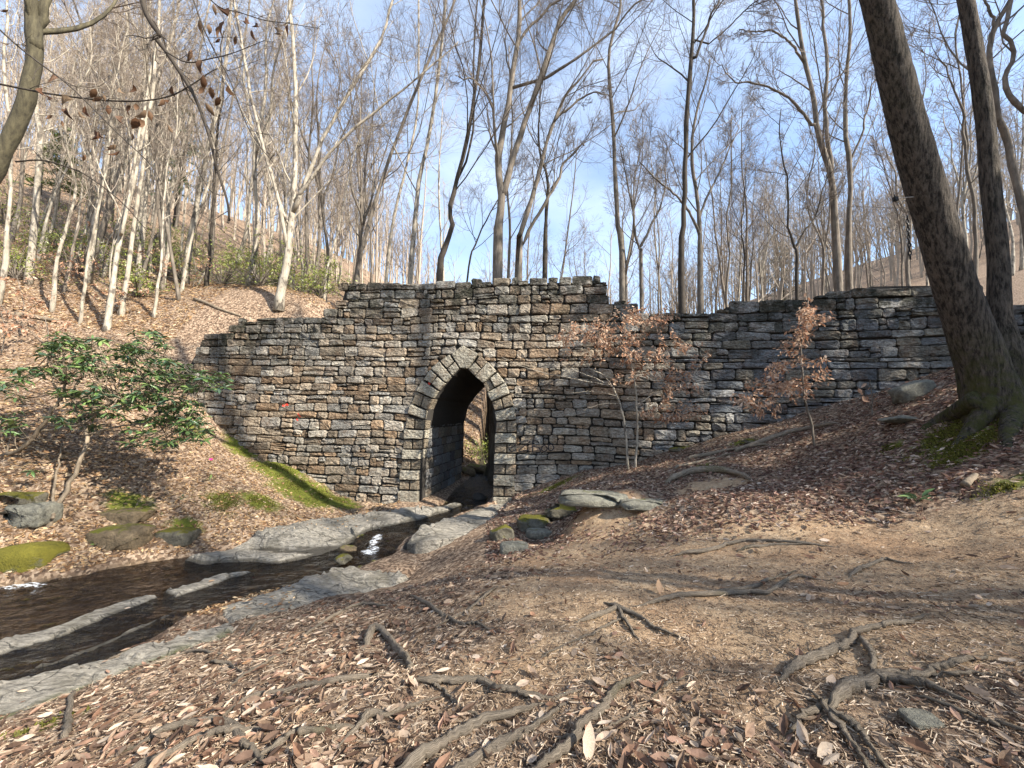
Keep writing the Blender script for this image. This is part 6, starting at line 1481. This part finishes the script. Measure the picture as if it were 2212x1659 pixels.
litter('leaf_litter', 38000, pix((-200, 780), 0, (15, 40)), (.09, .17), 'orange brown leaves covering the left hillside', HILL, 4, lambda x, y: np.ones_like(x) * (1 - .35 * masks(x, y)[1]), .4)
litter('leaf_litter', 5000, pix((960, 1110), 0, (17, 32)), (.1, .18), 'pale leaves on the bank beyond the arch', HILL, 5, lambda x, y: np.ones_like(x), .4)
# wood chips, needles and broken twigs trodden into the dirt
def crumbs(n, seed):
    rg_ = np.random.default_rng(seed); Y = np.exp(rg_.uniform(math.log(1.5), math.log(6.5), n)); x = (rg_.uniform(-100, 2320, n) - 1106) / FP * Y
    k = (stream(x, Y)[0] > .15)
    for poly in SLABP: k &= ~inpoly(x, Y, poly)
    x, Y = x[k], Y[k]; n = len(x); z = H(x, Y); a = rg_.uniform(0, 6.283, n); L_ = rg_.uniform(.006, .022, n) * np.where(rg_.random(n) < .06, 3.5, 1)
    d = np.stack([np.cos(a), np.sin(a), rg_.normal(0, .12, n)], 1) * L_[:, None]; c = np.stack([x, Y, z + .006], 1)
    P = np.stack([c - d, c + d + np.array([0, 0, .004])], 1); R = rg_.uniform(.0012, .0035, n)[:, None] * np.array([[1, .8]])
    V, Fs = tubes(P, R, 3, False); pal = 1.15 * np.array([(.52, .41, .29), (.36, .26, .17), (.22, .15, .1), (.1, .065, .045), (.6, .5, .38)]); C = np.repeat(pal[rg_.integers(5, size=n)] * rg_.uniform(.7, 1.1, (n, 1)), 6, 0)
    tag(link('twig_litter', mesh('twig_litter', V, Fs, MT['leaf'], dict(Col=C))), 'broken twigs and chips trodden into the foreground dirt', 'twigs', kind='stuff')
crumbs(48000, 8)
# moss cushions as fine upright blades
def moss(n, blobs, seed):
    rg_ = np.random.default_rng(seed); X, Y = [], []
    for px, py, rx, ry, w_ in blobs:
        p = ground(px, py); m = int(n * w_); X.append(p[0] + rg_.normal(0, rx * .55, m)); Y.append(p[1] + rg_.normal(0, ry * .55, m))
    x = np.concatenate(X); y = np.concatenate(Y); k = (stream(x, y)[0] > .1) & (y < W(x) - .05) & (fbm(x * 3, y * 3, 14, 3) > -.18); x, y = x[k], y[k]; m = len(x)
    P = np.stack([x, y, H(x, y) - .004], 1); n_ = gnormal(x, y); dr = n_ + rg_.normal(0, .5, (m, 3)); s = rg_.uniform(.02, .05, m)
    C = np.array([(.13, .13, .026)]) * rg_.uniform(.3, 1.6, (m, 1)); V, Fs, C = scatter_leaves(P + dr * (s * .3)[:, None], dr, rg_.normal(size=(m, 3)), s, C, .5, .05, .1, True)
    tag(link('moss', mesh('moss', V, Fs, MT['leaf'], dict(Col=C))), 'bright green moss cushions on the banks', 'moss', kind='stuff')
moss(30000, [(2080, 925, .7, .3, .26), (2110, 958, .6, .22, .14), (2070, 990, .3, .14, .07), (1930, 965, .2, .15, .03), (2190, 1040, .35, .15, .05), (660, 1062, 1.0, .5, .12), (600, 1012, .8, .5, .1), (560, 1080, .7, .3, .06), (500, 1100, .5, .3, .04), (720, 1082, .5, .25, .08), (530, 965, .6, .5, .07), (1200, 1050, .6, .25, .05), (480, 1080, .5, .3, .04), (110, 1565, .25, .1, .04)], 12)
# the leaves one can pick out singly
lm = leaf_meshes('fallen_leaf', MT['leaf'], np.array([(.58, .42, .29), (.5, .33, .2), (.6, .47, .35), (.42, .24, .13)]), .42, .07, .12)
BIG = [(8, 330, 1050, .135, 1.3, 'largest pale leaf standing at the bottom centre beside the smooth root'), (8, 320, 875, .09, .4, 'cream leaf lying left of the smooth forking root'), (8, 1235, 1085, .1, -.4, 'tan leaf cut by the bottom edge right of centre'), (7, 1305, 870, .09, 1.0, 'pinkish cream leaf alone in dark litter left of centre'), (7, 650, 860, .08, .5, 'cream leaf in the lower left litter'), (7, 1760, 1075, .095, .1, 'tan leaf at the bottom edge beside the thick dark root'),
       (8, 1440, 770, .0, 0, ''), (8, 1380, 745, .11, .8, 'pale crumpled leaf above the thickest pale root'), (8, 1050, 825, .1, .1, 'tan oak leaf in the dark dirt right of centre'), (8, 635, 350, .13, 1.4, 'pale leaf standing upright by the long dark root'), (8, 1430, 318, .11, 0, 'cream leaf on the dirt right of the raised knot'), (8, 540, 1030, .1, .6, 'lobed tan leaf beside the big pale one'), (8, 1140, 720, .07, .1, 'orange leaf at the low end of the stepped root'),
       (8, 765, 765, .07, .1, 'orange tan leaf in the centre dirt'), (7, 1260, 600, .08, .4, 'orange leaf by the long straight root'), (7, 790, 650, .08, 1.2, 'cream leaf near the half covered root'), (7, 1070, 655, .09, .4, 'long cream leaf right of the half covered root'), (7, 910, 360, .11, .0, 'pale leaf floating on the water by the mid creek strip'), (7, 545, 495, .09, .1, 'orange leaf on the wet rock shelf'), (7, 1955, 625, .07, 1.2, 'orange leaf on the bare dirt at centre'), (7, 710, 930, .09, .6, 'tan leaf above the elbow root')]
for q, zx, zy, s, a, lab in BIG:
    if not lab: continue
    p = ground(*(q7 if q == 7 else q8)(zx, zy)); o = bpy.data.objects.new('fallen_leaf', lm[int(rgq.integers(4))]); COL.objects.link(o)
    up = ('standing' in lab); wl = 'floating' in lab or 'wet' in lab
    d = (math.cos(a), math.sin(a), .9 if up else .05); nrm = (0, -1, .3) if up else (rgq.normal(0, .15), -.25, 1)
    z = p[2] + s * (.45 if up else .12)
    if wl: z = float(stream(np.array(p[0]), np.array(p[1]))[1]) + .06
    o.matrix_world = Matrix.Translation((float(p[0]), float(p[1]), float(z))) @ orient(d, nrm) @ Matrix.Scale(s * 1.1, 4)
    tag(o, lab, 'leaf', 'big fallen leaves')
print('STONES', NST, 'TRIS', sum(len(m.loops) - 2 * len(m.polygons) for m in bpy.data.meshes))
